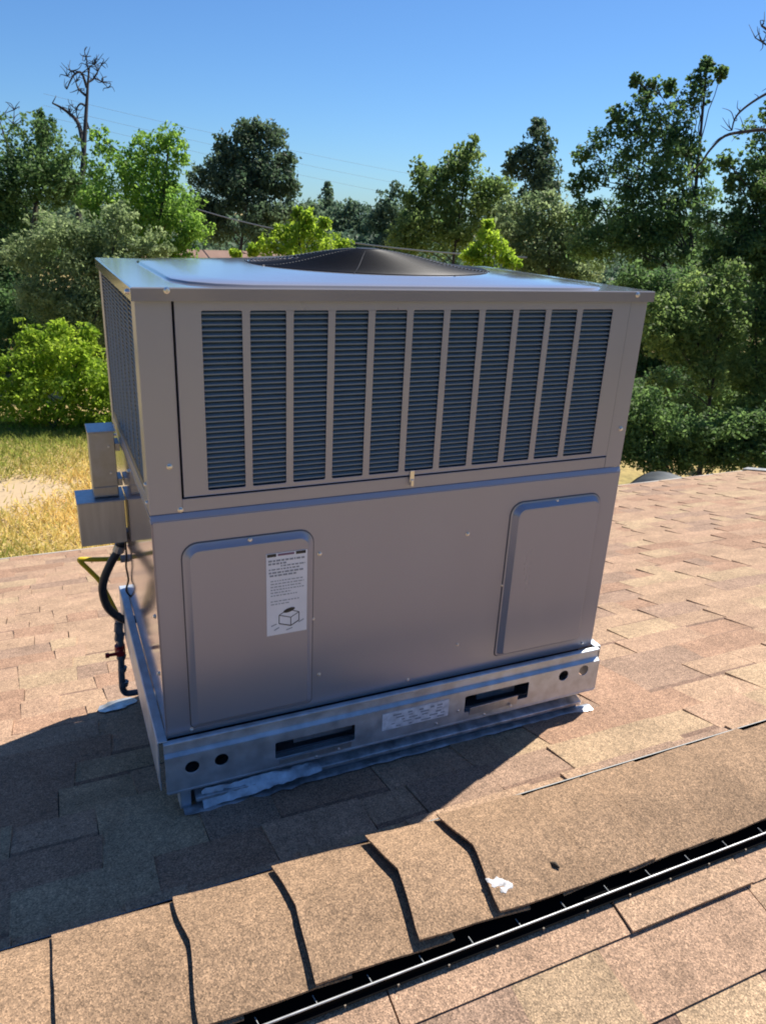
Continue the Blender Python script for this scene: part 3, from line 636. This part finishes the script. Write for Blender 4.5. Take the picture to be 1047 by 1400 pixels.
mb = MB(); mb.box((.590, YU - .0085, .578), (.601, YU - .0032, .606)); mb.box((.592, -.006, .568), (.599, YU + .0005, .584)); mb.build('latch_clip', SCREW, ac, .001)

# sheet metal boxes on the left side
mb = MB(); mb.box((-.124, .550, .272), (-.004, .655, .397)); vb = mb.build('vent_hood', BRUSH, ac, 0.0015)
mb = MB(); mb.box((-.126, .546, .3975), (.0, .657, .4005)); mb.build('hood_lid', BRUSH, vb, 0.001)
mb = MB(); mb.box((-.079, .575, .402), (-.014, .66, .585)); eb = mb.build('switch_box', GALVD, ac, 0.0015)
mb = MB(); mb.box((-.081, .571, .5855), (-.010, .663, .589)); mb.build('box_lid', BRUSH, eb, .001)
mb = MB(); mb.box((-.0775, .572, .404), (-.0155, .5745, .432)); mb.build('box_skirt', GALVD, eb, .001)
for z_ in (.43, .53):
    mb = MB(); mb.box((-.013, .58, z_), (-.001, .64, z_ + .02)); mb.build('mounting_strap', GALVD, eb)
for z_ in (.47, .545): screw(-.03, .5745, z_, 0, .55)

# ------------------------------------------------------------------ hose, gas pipe, yellow strap
hp = thing('electrical_conduit', 'black flexible conduit looping out from under the metal box', 'conduit', (-.05, .68, .07))
mb = MB(); C = spline([(-.014, .665, .235), (-.018, .668, .205), (-.045, .672, .160), (-.070, .676, .105), (-.077, .68, .060), (-.067, .685, .005), (-.040, .69, -.035), (-.015, .69, -.052), (.03, .69, -.060)], 8)
mb.tube(C, .0125, 12); mb.build('hose', RUBBER, hp)
mb = MB(); mb.tube([(-.010, .665, .262), (-.0135, .665, .226)], .017, 12, smooth=False); mb.build('fitting', STEELP, hp)
mb = MB(); mb.tube([(-.0165, .667, .213), (-.024, .669, .193)], .0165, 12, smooth=False); mb.build('fitting', GALVD, hp)

gp = thing('gas_pipe', 'dark iron gas pipe standing on the roof with a red shut-off lever', 'gas pipe', (-.045, .72, roofz(.72)))
mb = MB(); mb.tube(spline([(-.036, .72, -.055), (-.038, .72, -.15), (-.044, .72, -.28), (-.044, .72, -.318), (-.034, .72, -.338), (-.010, .72, -.342), (.05, .72, -.342)], 5), .0105, 12); pipe = mb.build('pipe', STEELP, gp)
for za_, zb_, r_ in ((-.075, -.105, .0135), (-.112, -.135, .015), (-.19, -.205, .0145), (-.235, -.25, .0135), (-.29, -.306, .015)):
    mb = MB(); mb.tube([(-.037, .72, za_), (-.039 - .002, .72, zb_)], r_, 8, smooth=False); mb.build('pipe_coupling', STEELP, gp)
mb = MB(); mb.tube([(-.041, .72, -.155), (-.041, .72, -.188)], .0165, 10, smooth=False); mb.tube([(-.041, .72, -.17), (-.041, .695, -.17)], .011, 10, smooth=False); valve = mb.build('shut_off_valve', RED, gp)
mb = MB(); mb.box((-.085, .690, -.174), (-.034, .6945, -.162)); mb.box((-.088, .688, -.176), (-.076, .6965, -.160)); mb.build('lever', RED, valve, .002)
mb = MB(); n = 22; vs = [rp(-.062, .735, .017)]
for i in range(n):
    a = 2 * PI * i / n; q = 1 + .2 * math.sin(2 * a + .5) + .1 * rl.uniform(-1, 1); vs.append(rp(-.062 + .055 * q * math.cos(a), .735 + .05 * q * math.sin(a), .0105))
mb.add(vs, [(0, i + 1, (i + 1) % n + 1) for i in range(n)], 0, True)
tag(mb.build('sealant_patch', SILVER), 'silver sealant patch on the shingles at the foot of the gas pipe', 'sealant patch')

ys = thing('gas_connector', 'bright yellow flexible gas connector bent in a V beside the unit', 'gas connector', (-.07, .74, .1))
mb = MB()
def ribbon(pts, wd, th, up):
    pts = [Vector(p) for p in pts]; up = Vector(up).normalized(); vs = []
    for i, p in enumerate(pts):
        t = (pts[min(i + 1, len(pts) - 1)] - pts[max(i - 1, 0)]).normalized(); s_ = t.cross(up).normalized()
        vs += [p + s_ * wd + up * th, p - s_ * wd + up * th, p - s_ * wd - up * th, p + s_ * wd - up * th]
    fs = [(4 * i + k, 4 * i + (k + 1) % 4, 4 * i + 4 + (k + 1) % 4, 4 * i + 4 + k) for i in range(len(pts) - 1) for k in range(4)]
    mb.add(vs, fs + [(0, 1, 2, 3), (4 * len(pts) - 1, 4 * len(pts) - 2, 4 * len(pts) - 3, 4 * len(pts) - 4)], 0, True)
mb.tube(spline([(.002, .74, .135), (-.045, .745, .137), (-.095, .745, .143), (-.126, .745, .148), (-.129, .745, .142), (-.105, .742, .108), (-.080, .738, .070), (-.062, .735, .02), (-.045, .73, -.03), (-.036, .722, -.06)], 6), .0075, 9)
mb.build('connector_tube', YELLOW, ys)
mb = MB(); mb.tube([(.002, .74, .135), (-.014, .741, .1355)], .0125, 6, smooth=False); mb.build('hex_nut', GALVD, ys)
mb = MB(); mb.tube([(-.0405, .726, -.045), (-.0365, .721, -.068)], .0135, 6, smooth=False); mb.build('hex_nut', GALVD, ys)
wc = MB(); wc.tube(spline([(-.006, .60, .272), (-.006, .61, .20), (-.008, .63, .16), (-.004, .64, .11), (-.012, .65, .07), (.003, .66, .04)], 6), .0028, 6)
tag(wc.build('cable', RUBBER), 'thin black cable hanging down the side panel from the metal box', 'cable')

# ------------------------------------------------------------------ trees
def leaves_mesh(name, clumps, per_area, size, mat_, parent, seed, up=0.35, hang=0.0, aspect=0.55):
    r = np.random.default_rng(seed); Vs = []; Ts = []
    for c, rd, dens, tint in clumps:
        n = max(6, int(per_area * dens * rd * rd)); u = r.normal(0, 1, (n, 3)); u /= np.linalg.norm(u, axis=1)[:, None]
        q = r.uniform(.35, 1.05, n) ** 0.6; P = np.array(c) + u * (rd * q)[:, None] * np.array([1, 1, .8]); P[:, 2] -= hang * rd * r.random(n)
        nn = u * 0.7 + r.normal(0, .65, (n, 3)); nn[:, 2] += up; nn /= np.linalg.norm(nn, axis=1)[:, None]
        a = np.cross(nn, r.normal(0, 1, (n, 3))); a /= np.linalg.norm(a, axis=1)[:, None]; b = np.cross(nn, a)
        s = size * r.uniform(.6, 1.35, n); A = a * s[:, None]; B = b * (s * aspect)[:, None]; cr = nn * (s * .18)[:, None]
        Vs.append(np.stack([P - A, P - B - cr, P + A, P + B - cr], 1)); Ts.append(np.clip(tint + r.normal(0, .16, n), 0, 1))
    V = np.concatenate(Vs).reshape(-1, 3); n = len(V) // 4; o0 = np.array(origin(parent)) if parent else np.zeros(3)
    me = bpy.data.meshes.new(name); me.vertices.add(len(V)); me.vertices.foreach_set('co', (V - o0).ravel().astype(np.float32))
    me.loops.add(n * 4); me.loops.foreach_set('vertex_index', np.arange(n * 4, dtype=np.int32)); me.polygons.add(n)
    me.polygons.foreach_set('loop_start', np.arange(0, n * 4, 4, dtype=np.int32)); me.update(calc_edges=True)
    t = me.attributes.new('tint', 'FLOAT', 'FACE'); t.data.foreach_set('value', np.concatenate(Ts).astype(np.float32))
    me.materials.append(mat_); o = bpy.data.objects.new(name, me); COL.objects.link(o); o.parent = parent
    return o
def limb(mb, a, b, r0, r1, rr, k=5, wob=.06):
    a, b = Vector(a), Vector(b); L_ = (b - a).length; pts = []
    for i in range(k + 1):
        t = i / k; p = a.lerp(b, t); p.z += L_ * .10 * math.sin(PI * t) ; s_ = wob * L_ * math.sin(PI * t)
        pts.append(p + Vector((rr.uniform(-1, 1), rr.uniform(-1, 1), rr.uniform(-.5, .5))) * s_)
    mb.tube(pts, [r0 + (r1 - r0) * i / k for i in range(k + 1)], 7); return pts
FOL = {
 'oak': leafmat('oak_leaves', (0.034, 0.078, 0.030), (0.135, 0.215, 0.066), .46),
 'olive': leafmat('grey_olive_leaves', (0.075, 0.120, 0.055), (0.24, 0.30, 0.135), .46),
 'green': leafmat('fresh_green_leaves', (0.080, 0.165, 0.030), (0.23, 0.36, 0.060), .52),
 'lime': leafmat('lime_leaves', (0.105, 0.19, 0.018), (0.30, 0.40, 0.042), .52),
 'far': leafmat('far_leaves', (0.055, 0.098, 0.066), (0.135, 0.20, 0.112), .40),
 'dark': leafmat('dark_leaves', (0.036, 0.070, 0.040), (0.115, 0.165, 0.088), .40),
 'mid': leafmat('mid_green_leaves', (0.060, 0.112, 0.034), (0.20, 0.27, 0.084), .48)}
tri_leaf = [0]
def tree(name, label, cat, blobs, d, fol, trunk, seed, dens=1.0, clump=.36, leaf_px=2.5, depth=.8, group=None, bark=None, fill=1.0, limbs=True, up=.35, hang=0.0):
    """crown volumes given where they stand: (px, py, radius px) at depth d; trunk = foot pixel column or None"""
    rr = random.Random(seed); k = d / F; fp = at(trunk[0], trunk[1], d * trunk[2] if len(trunk) > 2 else d); foot = Vector((fp.x, fp.y, GZ - .1))
    t = thing(name, label, cat, foot, group); bs = []
    for b in blobs:
        px, py, r = b[:3]; dz = b[3] if len(b) > 3 else rr.uniform(-.5, .5) * depth * r * k
        bs.append((at(px, py, d + dz), r * k, (.35 + .65 * b[4] if b[4] < 1 else b[4]) if len(b) > 4 else 1.0))
    cl = []
    for c, R, q in bs:
        nc = max(8, int(round(fill * 7.5 / clump ** 1.7)))
        base = rr.uniform(.25, .75)
        thin = q < .9
        if thin: nc = int(nc * 1.7)
        for i in range(nc):
            v = Vector((rr.gauss(0, 1), rr.gauss(0, 1), rr.gauss(0, 1))).normalized() * (rr.uniform(.1 if thin else .25, 1.0) ** .7)
            if not thin and rr.random() < .16: v *= rr.uniform(1.2, 1.42); q_ = .5
            else: q_ = 1
            cl.append((c + Vector((v.x, v.y, v.z * (1.15 if thin else .92))) * R * (1.45 if thin else .98), R * clump * rr.uniform(.75, 1.45) * (.6 if thin else 1) * (.6 if q_ < 1 else 1), q * rr.uniform(.5, 1.25), min(1, max(0, base + rr.gauss(0, .2)))))
    size = leaf_px * .82 * d / 752 ; area = 6.2 / (size * size) * dens * .42
    crown = leaves_mesh('crown', cl, area, size, FOL[fol], t, seed, up, hang)
    tri_leaf[0] += len(crown.data.polygons) * 2
    zc = sum(c.z * R for c, R, _ in bs) / sum(R for _, R, _ in bs); big = sorted(bs, key=lambda b: -b[1]); topp = max(bs, key=lambda b: b[0].z)
    rt = max(.05, (zc - GZ) * .022); mb = MB(); stem_top = Vector((topp[0].x, topp[0].y, topp[0].z)); mid = foot.lerp(stem_top, .5) + Vector((rr.uniform(-.3, .3), rr.uniform(-.3, .3), 0)) * (zc - GZ) * .08
    pts = spline([foot, foot.lerp(mid, .5), mid, stem_top], 6); rsz = [rt * (1 - .82 * i / (len(pts) - 1)) for i in range(len(pts))]; rsz[0] *= 1.35
    mb.tube(pts, rsz, 9)
    if limbs:
        for c, R, _ in bs:
            j = min(range(len(pts)), key=lambda i: (pts[i] - (c - Vector((0, 0, (c.z - GZ) * .28)))).length)
            e = limb(mb, pts[j], c, rsz[j] * .38, rt * .07, rr)
            for _ in range(4):
                v = Vector((rr.gauss(0, 1), rr.gauss(0, 1), rr.gauss(.3, 1))).normalized() * R * .85; limb(mb, e[-2], c + v, rt * .08, rt * .02, rr, 3)
    mb.build('trunk', bark or BARK, t); return t

tree('oak_tree', 'shaggy dark oak at the far left standing under a bare dead tree top', 'tree', [(18, 262, 50), (60, 245, 40), (18, 335, 65), (92, 250, 26), (30, 195, 26, 0, .55), (70, 200, 22, 0, .5), (95, 215, 22, 0, .6), (5, 215, 30, 0, .7), (35, 420, 60), (-40, 300, 60), (-30, 400, 70), (60, 175, 13, 0, .5), (130, 250, 18, 0, .7), (110, 440, 45)], 24, 'oak', (40, 600), 101, .8)
tree('olive_tree', 'grey green bushy tree below the dead branches left of the unit', 'tree', [(80, 335, 45), (130, 325, 42), (112, 395, 45), (190, 348, 26), (62, 400, 42), (150, 370, 35), (30, 350, 30), (130, 440, 40), (165, 300, 24), (215, 335, 22)], 20, 'olive', (105, 600), 102, .9)
tree('green_tree', 'fresh green leafy tree above the left end of the unit', 'tree', [(205, 255, 42), (160, 235, 34), (232, 192, 22, 0, .85), (212, 212, 22, 0, .7), (240, 290, 36), (195, 315, 40), (268, 312, 20), (150, 285, 36), (192, 205, 18, 0, .8), (142, 195, 14, 0, .7), (250, 340, 25), (225, 250, 24), (245, 215, 14, 0, .6), (125, 270, 22)], 22, 'green', (205, 560), 103, .85)
tree('holm_oak', 'large round dark oak standing alone behind the unit', 'tree', [(340, 218, 44), (312, 232, 34), (375, 238, 34), (292, 272, 32), (345, 272, 40), (398, 258, 15), (300, 312, 26), (362, 310, 34), (335, 180, 17), (372, 184, 20), (352, 176, 15), (275, 240, 18), (265, 285, 18), (400, 290, 18), (390, 215, 16), (305, 195, 14)], 38, 'dark', (318, 470), 104, 1.0, .34)
tree('conifer', 'small distant pointed conifer right of the large round oak', 'tree', [(448, 252, 4), (448, 262, 7), (448, 275, 10), (447, 290, 14), (446, 305, 17)], 75, 'far', (448, 380), 105, 1.3, .5, 2.2, limbs=False)
tree('lime_bush', 'lime green young tree rising behind the fan guard', 'tree', [(400, 322, 24), (430, 314, 20), (368, 336, 17), (456, 328, 16), (345, 343, 9), (420, 296, 10), (408, 290, 8), (470, 338, 12), (322, 346, 7), (385, 315, 12), (445, 305, 8), (440, 345, 22), (400, 350, 22), (480, 345, 9)], 24, 'lime', (420, 520), 106, .8, .34, 2.8)
for i, (lb, bl, d) in enumerate([('hazy far tree just right of the small conifer', [(470, 295, 20), (495, 300, 20), (480, 285, 12), (455, 300, 15), (500, 322, 20), (470, 325, 20)], 58),
                                 ('hazy far tree with a thin top left of the broad oaks', [(530, 275, 13, 0, .7), (542, 262, 10, 0, .6), (520, 290, 15), (545, 290, 18), (515, 305, 18), (540, 315, 20), (525, 335, 18)], 52),
                                 ('hazy far tree showing between the round oak and the conifer', [(425, 288, 16), (438, 302, 16), (412, 300, 12), (420, 320, 20)], 66)]):
    tree('far_tree', lb, 'tree', bl, d, 'far', (bl[0][0], 420), 110 + i, .9, .4, 2.2, group='far trees on the skyline', limbs=False)
tree('broad_oak', 'broad olive green oak in the middle of the skyline', 'tree', [(640, 218, 20, 0, .85), (622, 242, 27), (582, 252, 22), (652, 262, 30), (602, 288, 36), (562, 282, 22), (660, 300, 34), (572, 318, 30), (618, 328, 30), (572, 232, 11, 0, .7), (643, 202, 11, 0, .7), (686, 262, 20), (550, 330, 25), (690, 300, 22), (600, 240, 16), (625, 215, 13, 0, .7)], 33, 'mid', (610, 480), 120, .9)
tree('tall_oak', 'tall dark narrow tree top rising behind the broad oak', 'tree', [(736, 183, 15), (727, 212, 22), (742, 230, 24), (714, 232, 16), (702, 214, 9, 0, .7), (748, 258, 24), (728, 262, 24), (735, 170, 10), (750, 200, 12), (697, 232, 8, 0, .6)], 44, 'dark', (735, 420), 121, 1.0)
tree('olive_oak', 'pale olive leaved tree behind the right half of the unit', 'tree', [(722, 292, 30), (760, 300, 26), (702, 322, 30), (742, 340, 34), (782, 340, 28), (792, 300, 18), (720, 365, 30), (770, 370, 30), (692, 285, 16), (750, 272, 14), (800, 370, 25)], 26, 'olive', (745, 560), 122, .85)
tree('young_lime_tree', 'small bright lime sapling right of the fan guard', 'tree', [(665, 322, 14), (678, 335, 16), (652, 342, 14), (668, 307, 8), (690, 350, 13), (640, 352, 10), (662, 355, 18), (700, 358, 12)], 20, 'lime', (670, 540), 123, .7, .36, 2.8)
tree('tall_tree', 'tallest ragged oak with a thin leafy spire on the right', 'tree', [(822, 192, 20), (855, 178, 22), (796, 212, 14), (890, 175, 24), (878, 145, 16, 0, .5), (888, 118, 11, 0, .4), (945, 135, 17, 0, .65), (957, 108, 12, 0, .6), (966, 88, 7, 0, .55), (922, 160, 22, 0, .75), (905, 200, 30), (860, 225, 34), (915, 238, 32), (812, 240, 20), (852, 285, 34), (802, 288, 24), (905, 295, 34), (945, 205, 12, 0, .5), (832, 335, 34), (885, 345, 34), (790, 250, 12, 0, .6), (955, 230, 12, 0, .5), (935, 270, 18), (915, 120, 8, 0, .4), (985, 100, 7, 0, .35), (868, 110, 6, 0, .35), (840, 160, 10, 0, .6), (925, 375, 30), (930, 190, 22), (925, 300, 30), (880, 260, 30), (935, 340, 30), (870, 320, 34), (800, 330, 26), (960, 270, 22)], 22, 'oak', (932, 560), 124, .68, .32)
tree('edge_oak', 'dark leafy tree cut by the right edge of the picture', 'tree', [(1035, 185, 20, 0, .8), (1045, 222, 26), (1012, 238, 16, 0, .7), (988, 222, 10, 0, .5), (1048, 262, 22), (1002, 285, 20, 0, .7), (1035, 305, 26), (960, 300, 20), (975, 335, 26), (1025, 345, 34), (1080, 240, 50), (1090, 330, 60), (1055, 150, 12, 0, .5), (1000, 250, 9, 0, .5), (1040, 260, 26), (1010, 310, 28), (1045, 350, 36), (985, 360, 28)], 15, 'oak', (1060, 640), 125, .9, .32)
tree('leafy_bush', 'sunlit leafy bush beside the right end of the unit over deep shade', 'bush', [(905, 428, 30), (952, 402, 34), (982, 448, 36), (925, 478, 24), (965, 515, 28), (905, 520, 22, .6), (940, 560, 26, .8), (1000, 500, 30, .6), (880, 420, 18), (975, 575, 26, .8), (895, 580, 22, .9), (930, 440, 34), (985, 410, 30), (1000, 380, 26), (900, 460, 28), (960, 480, 30)], 14, 'mid', (958, 650), 126, .8, .30, 2.8, hang=.2)
tree('shade_bush', 'dark shaded bush under the right edge tree', 'bush', [(1032, 420, 42), (1035, 500, 44), (1020, 580, 40), (1080, 450, 60), (1060, 560, 60), (985, 620, 26), (1040, 630, 30), (900, 620, 24, 1.4), (950, 620, 24, 1.2), (870, 640, 16, 2), (870, 540, 40, 2.6), (925, 540, 50, 2.8), (980, 540, 50, 2.8), (860, 620, 40, 2.6)], 15, 'oak', (1040, 690), 127, .8, .34)
tree('shade_shrub', 'dark shrubs in deep shade behind the bright bush at the far left', 'shrub', [(20, 480, 55), (90, 455, 46), (-30, 550, 55), (140, 470, 46), (5, 560, 50), (60, 570, 50), (200, 480, 50), (150, 540, 50), (120, 420, 30), (20, 430, 40)], 22, 'oak', (20, 640), 133, .9, .34)
tree('shade_shrub', 'dark thicket in deep shade behind the sunlit leafy bush at the right', 'shrub', [(900, 450, 50), (960, 450, 55), (1030, 460, 60), (900, 520, 55), (970, 540, 60), (1050, 540, 60), (1100, 500, 70), (850, 520, 50), (1000, 400, 40), (860, 450, 40), (920, 400, 40), (870, 390, 30)], 20, 'oak', (950, 640), 134, 1.1, .34)
tree('low_bush', 'low dark bushes in shade along the ground just past the right roof eave', 'bush', [(870, 600, 34), (910, 590, 38), (955, 595, 36), (1000, 590, 40), (1045, 590, 40), (890, 625, 26), (935, 625, 26), (985, 618, 28), (1030, 620, 26), (1080, 600, 44), (850, 610, 30), (840, 560, 34), (880, 560, 36)], 12.6, 'oak', (960, 700), 135, 1.1, .34)
tree('green_bush', 'rounded bright green bush in the dry yard left of the unit', 'bush', [(60, 490, 44), (100, 478, 36), (125, 520, 40), (20, 512, 34), (70, 545, 44), (30, 560, 34), (115, 570, 40), (-15, 540, 34), (160, 530, 46), (85, 452, 18), (40, 462, 18), (120, 455, 15), (170, 580, 40), (200, 540, 40)], 17, 'lime', (75, 625), 128, .75, .26, 2.8)

# far wood that closes the view between the trees
r_ = np.random.default_rng(5); cl = []
for i in range(700):
    px = r_.uniform(-400, 1500); py = 312 + 0.044 * (px - 430) + r_.uniform(-24, 40); d = r_.uniform(80, 110); p = at(px, py, d)
    cl.append((p, r_.uniform(1.2, 2.6), 1.0, r_.uniform(.1, .8)))
for i in range(460):
    px = r_.uniform(-300, 1400); d = r_.uniform(52, 62); p = at(px, 360 + 0.044 * (px - 430) + r_.uniform(-26, 34), d)
    cl.append((p, r_.uniform(1.0, 2.0), 1.0, r_.uniform(.1, .8)))
for i in range(330):                                                  # unseen trees added behind the camera to darken the unit's upper front reflection
    a = r_.uniform(1.02 * PI, 2.08 * PI); q = r_.uniform(24, 40); cl.append((Vector((math.cos(a) * q, math.sin(a) * q, GZ + r_.uniform(.5, 7.5))), r_.uniform(1.4, 2.8), .5, r_.uniform(.1, .8)))
fw = leaves_mesh('woodland', cl, 42, .26, FOL['far'], None, 77); tag(fw, 'hazy wood closing the view far behind the trees, with an unseen added ring behind the camera', None, None, 'stuff')
tri_leaf[0] += len(fw.data.polygons) * 2

# dead tree, ivy covered snag, bare branch
d = 26; k_ = d / F; fp = at(112, 560, d); dt = thing('dead_tree', 'bare grey dead tree with twisted branches above the oaks', 'tree', (fp.x, fp.y, GZ - .1))
mb = MB(); rr = random.Random(31)
def tw(pix, r0, r1, tgt=mb): tgt.tube(spline([at(x, y, d + z) for x, y, z in pix], 4), list(np.linspace(r0, r1, (len(pix) - 1) * 4 + 1)), 7)
mb.tube(spline([Vector((fp.x, fp.y, GZ - .1)), at(108, 300, d), at(113, 240, d), at(116, 190, d), at(119, 140, d), at(121, 108, d), at(123, 90, d)], 4), list(np.linspace(.13, .018, 25)), 9)
mb.build('trunk', BARKD, dt)
for pix, r0 in (([(115, 205, 0), (108, 170, .3), (95, 155, .4), (82, 146, .2), (72, 141, 0)], .085), ([(119, 120, 0), (112, 100, -.2), (103, 101, -.3), (96, 112, -.4), (92, 122, -.3)], .05), ([(121, 112, 0), (128, 108, .2), (134, 98, .3), (139, 88, .3)], .04),
                ([(118, 145, 0), (110, 142, .3), (105, 150, .4), (106, 162, .4)], .04), ([(117, 130, 0), (108, 122, .3), (104, 112, .2)], .05), ([(106, 268, 0), (92, 232, .5), (75, 228, .8), (60, 236, 1), (30, 232, 1), (5, 218, 1.2), (-20, 210, 1.2)], .17), ([(122, 105, 0), (120, 90, 0), (118, 78, 0)], .035),
                ([(130, 107, .2), (140, 112, .4), (148, 120, .5)], .03), ([(134, 98, .3), (130, 88, .3)], .025), ([(103, 101, -.3), (98, 97, -.3), (92, 104, -.3)], .03), ([(117, 160, 0), (122, 175, .3), (125, 190, .3)], .03), ([(20, 228, 1), (8, 190, 1), (-2, 160, 1)], .06), ([(8, 190, 1), (18, 170, 1), (20, 150, 1)], .03)):
    mb = MB(); tw(pix, r0, r0 * .3, mb)
    for _ in range(12):
        a = rr.choice(pix[1:]); v = (a[0] + rr.uniform(-16, 16), a[1] + rr.uniform(-16, 8), a[2] + rr.uniform(-.4, .4)); md = ((a[0] + v[0]) / 2 + rr.uniform(-4, 4), (a[1] + v[1]) / 2 + rr.uniform(-4, 4), a[2]); tw([a, md, v], .018, .006, mb)
    mb.build('branch', BARKD, dt)
tree('ivy_snag', 'broken tree stump column wrapped in ivy left of the dead tree', 'tree', [(54, 158, 7, 0), (56, 172, 9, 0), (57, 188, 10, 0), (58, 205, 11, 0), (59, 222, 12, 0), (60, 240, 14, 0)], 25, 'oak', (60, 560), 132, 1.3, .5, 2.2, limbs=False)
d = 13; fp = at(1075, 650, d); bt = thing('bare_tree', 'leafless crooked branches reaching in from the right edge', 'tree', (fp.x, fp.y, GZ - .1))
mb = MB(); mb.tube(spline([Vector((fp.x, fp.y, GZ - .1)), at(1078, 400, d), at(1085, 250, d), at(1090, 150, d), at(1080, 60, d), at(1060, 30, d)], 4), list(np.linspace(.14, .04, 21)), 8); mb.build('trunk', BARKD, bt)
for pix, r0 in (([(1085, 190, 0), (1050, 178, 0), (1018, 180, 0), (990, 186, .1), (970, 205, .2), (958, 222, .3), (940, 240, .4)], .036), ([(1090, 110, 0), (1060, 122, 0), (1035, 135, 0), (1012, 152, 0), (1003, 165, .1), (1000, 178, .1)], .03), ([(1080, 60, 0), (1055, 45, 0), (1040, 35, 0)], .04), ([(1060, 70, 0), (1042, 58, 0), (1032, 52, 0)], .02)):
    mb = MB(); tw(pix, r0, r0 * .35, mb)
    for _ in range(9):
        a = rr.choice(pix[1:]); v = (a[0] + rr.uniform(-20, 12), a[1] + rr.uniform(-22, 14), a[2] + rr.uniform(-.3, .3)); md = ((a[0] + v[0]) / 2 + rr.uniform(-4, 4), (a[1] + v[1]) / 2 + rr.uniform(-4, 4), a[2]); tw([a, md, v], .010, .003, mb)
    mb.build('branch', BARKD, bt)

# cables
def cable(name, label, a, b, r, sag, m, group=None):
    a, b = Vector(a), Vector(b); pts = [a.lerp(b, i / 24) - Vector((0, 0, sag * 4 * (i / 24) * (1 - i / 24))) for i in range(25)]
    mb = MB(); mb.tube(pts, r, 6); tag(mb.build(name, m), label, 'cable', group)
for i, (p, q) in enumerate((((120, 142), (640, 252)), ((120, 158), (640, 268)), ((120, 172), (640, 284)))):
    cable('power_line', ['uppermost of the three thin power lines crossing the sky', 'middle one of the three thin power lines crossing the sky', 'lowest of the three thin power lines crossing the sky'][i], at(p[0] - 60, p[1] - 14, 46), at(q[0], q[1], 66), .007, .25, CABLED, 'power lines crossing the sky')
cable('service_cable', 'pale service cable sagging in front of the dark tree trunks', at(270, 286, 31), at(720, 352, 21.5), .022, .35, CABLE)

# far house, grey mound standing in for a car roof
def far_house(px, py, d, wdt, label):
    p = at(px, py, d); h = thing('house', label, 'house', (p.x, p.y, GZ)); zt = p.z; zr = p.z - 1.3; w2 = wdt / 2
    mb = MB(); mb.box((p.x - w2, p.y - 3, GZ), (p.x + w2, p.y + 3, zr)); wl = mb.build('wall', WALLM, h)
    mb = MB(); o = .4
    mb.add([(p.x - w2 - o, p.y - 3 - o, zr - .1), (p.x + w2 + o, p.y - 3 - o, zr - .1), (p.x + w2 + o, p.y + 3 + o, zr - .1), (p.x - w2 - o, p.y + 3 + o, zr - .1), (p.x - w2 - o, p.y, zt), (p.x + w2 + o, p.y, zt)],
           [(0, 1, 5, 4), (2, 3, 4, 5), (1, 2, 5), (3, 0, 4), (3, 2, 1, 0)]); mb.build('roof', CLAYR, h)
    for x in (-w2 * .5, w2 * .4):
        mb = MB(); mb.box((p.x + x - .5, p.y - 3.05, GZ + 1.0), (p.x + x + .5, p.y - 3.002, GZ + 2.1)); wn = mb.build('window', WOOD, h)
        mb = MB(); mb.box((p.x + x - .43, p.y - 3.07, GZ + 1.07), (p.x + x + .43, p.y - 3.052, GZ + 2.03)); mb.build('pane', GLASS, wn)
far_house(296, 342, 30, 5.0, 'low house with a reddish brown roof under the large dark oak')
p = at(915, 660, 11.5); mb = MB(); n = 20; vs = []
hh = at(915, 650, 11.5).z
for i in range(n):
    for j in range(n):
        u, v = -1 + 2 * i / (n - 1), -1 + 2 * j / (n - 1); q = max(0, 1 - (abs(u) ** 2.6)) * max(0, 1 - abs(v) ** 2.6)
        vs.append((p.x + u * .55, p.y + v * .8, GZ + (hh - GZ) * (q ** .35) + .02 * math.sin(9 * u + 4 * v)))
mb.add(vs, [(i * n + j, (i + 1) * n + j, (i + 1) * n + j + 1, i * n + j + 1) for i in range(n - 1) for j in range(n - 1)], 0, True)
tag(mb.build('grey_mound', MOUND), 'grey tarpaulin standing in for a car roof just past the roof eave on the right', 'mound')
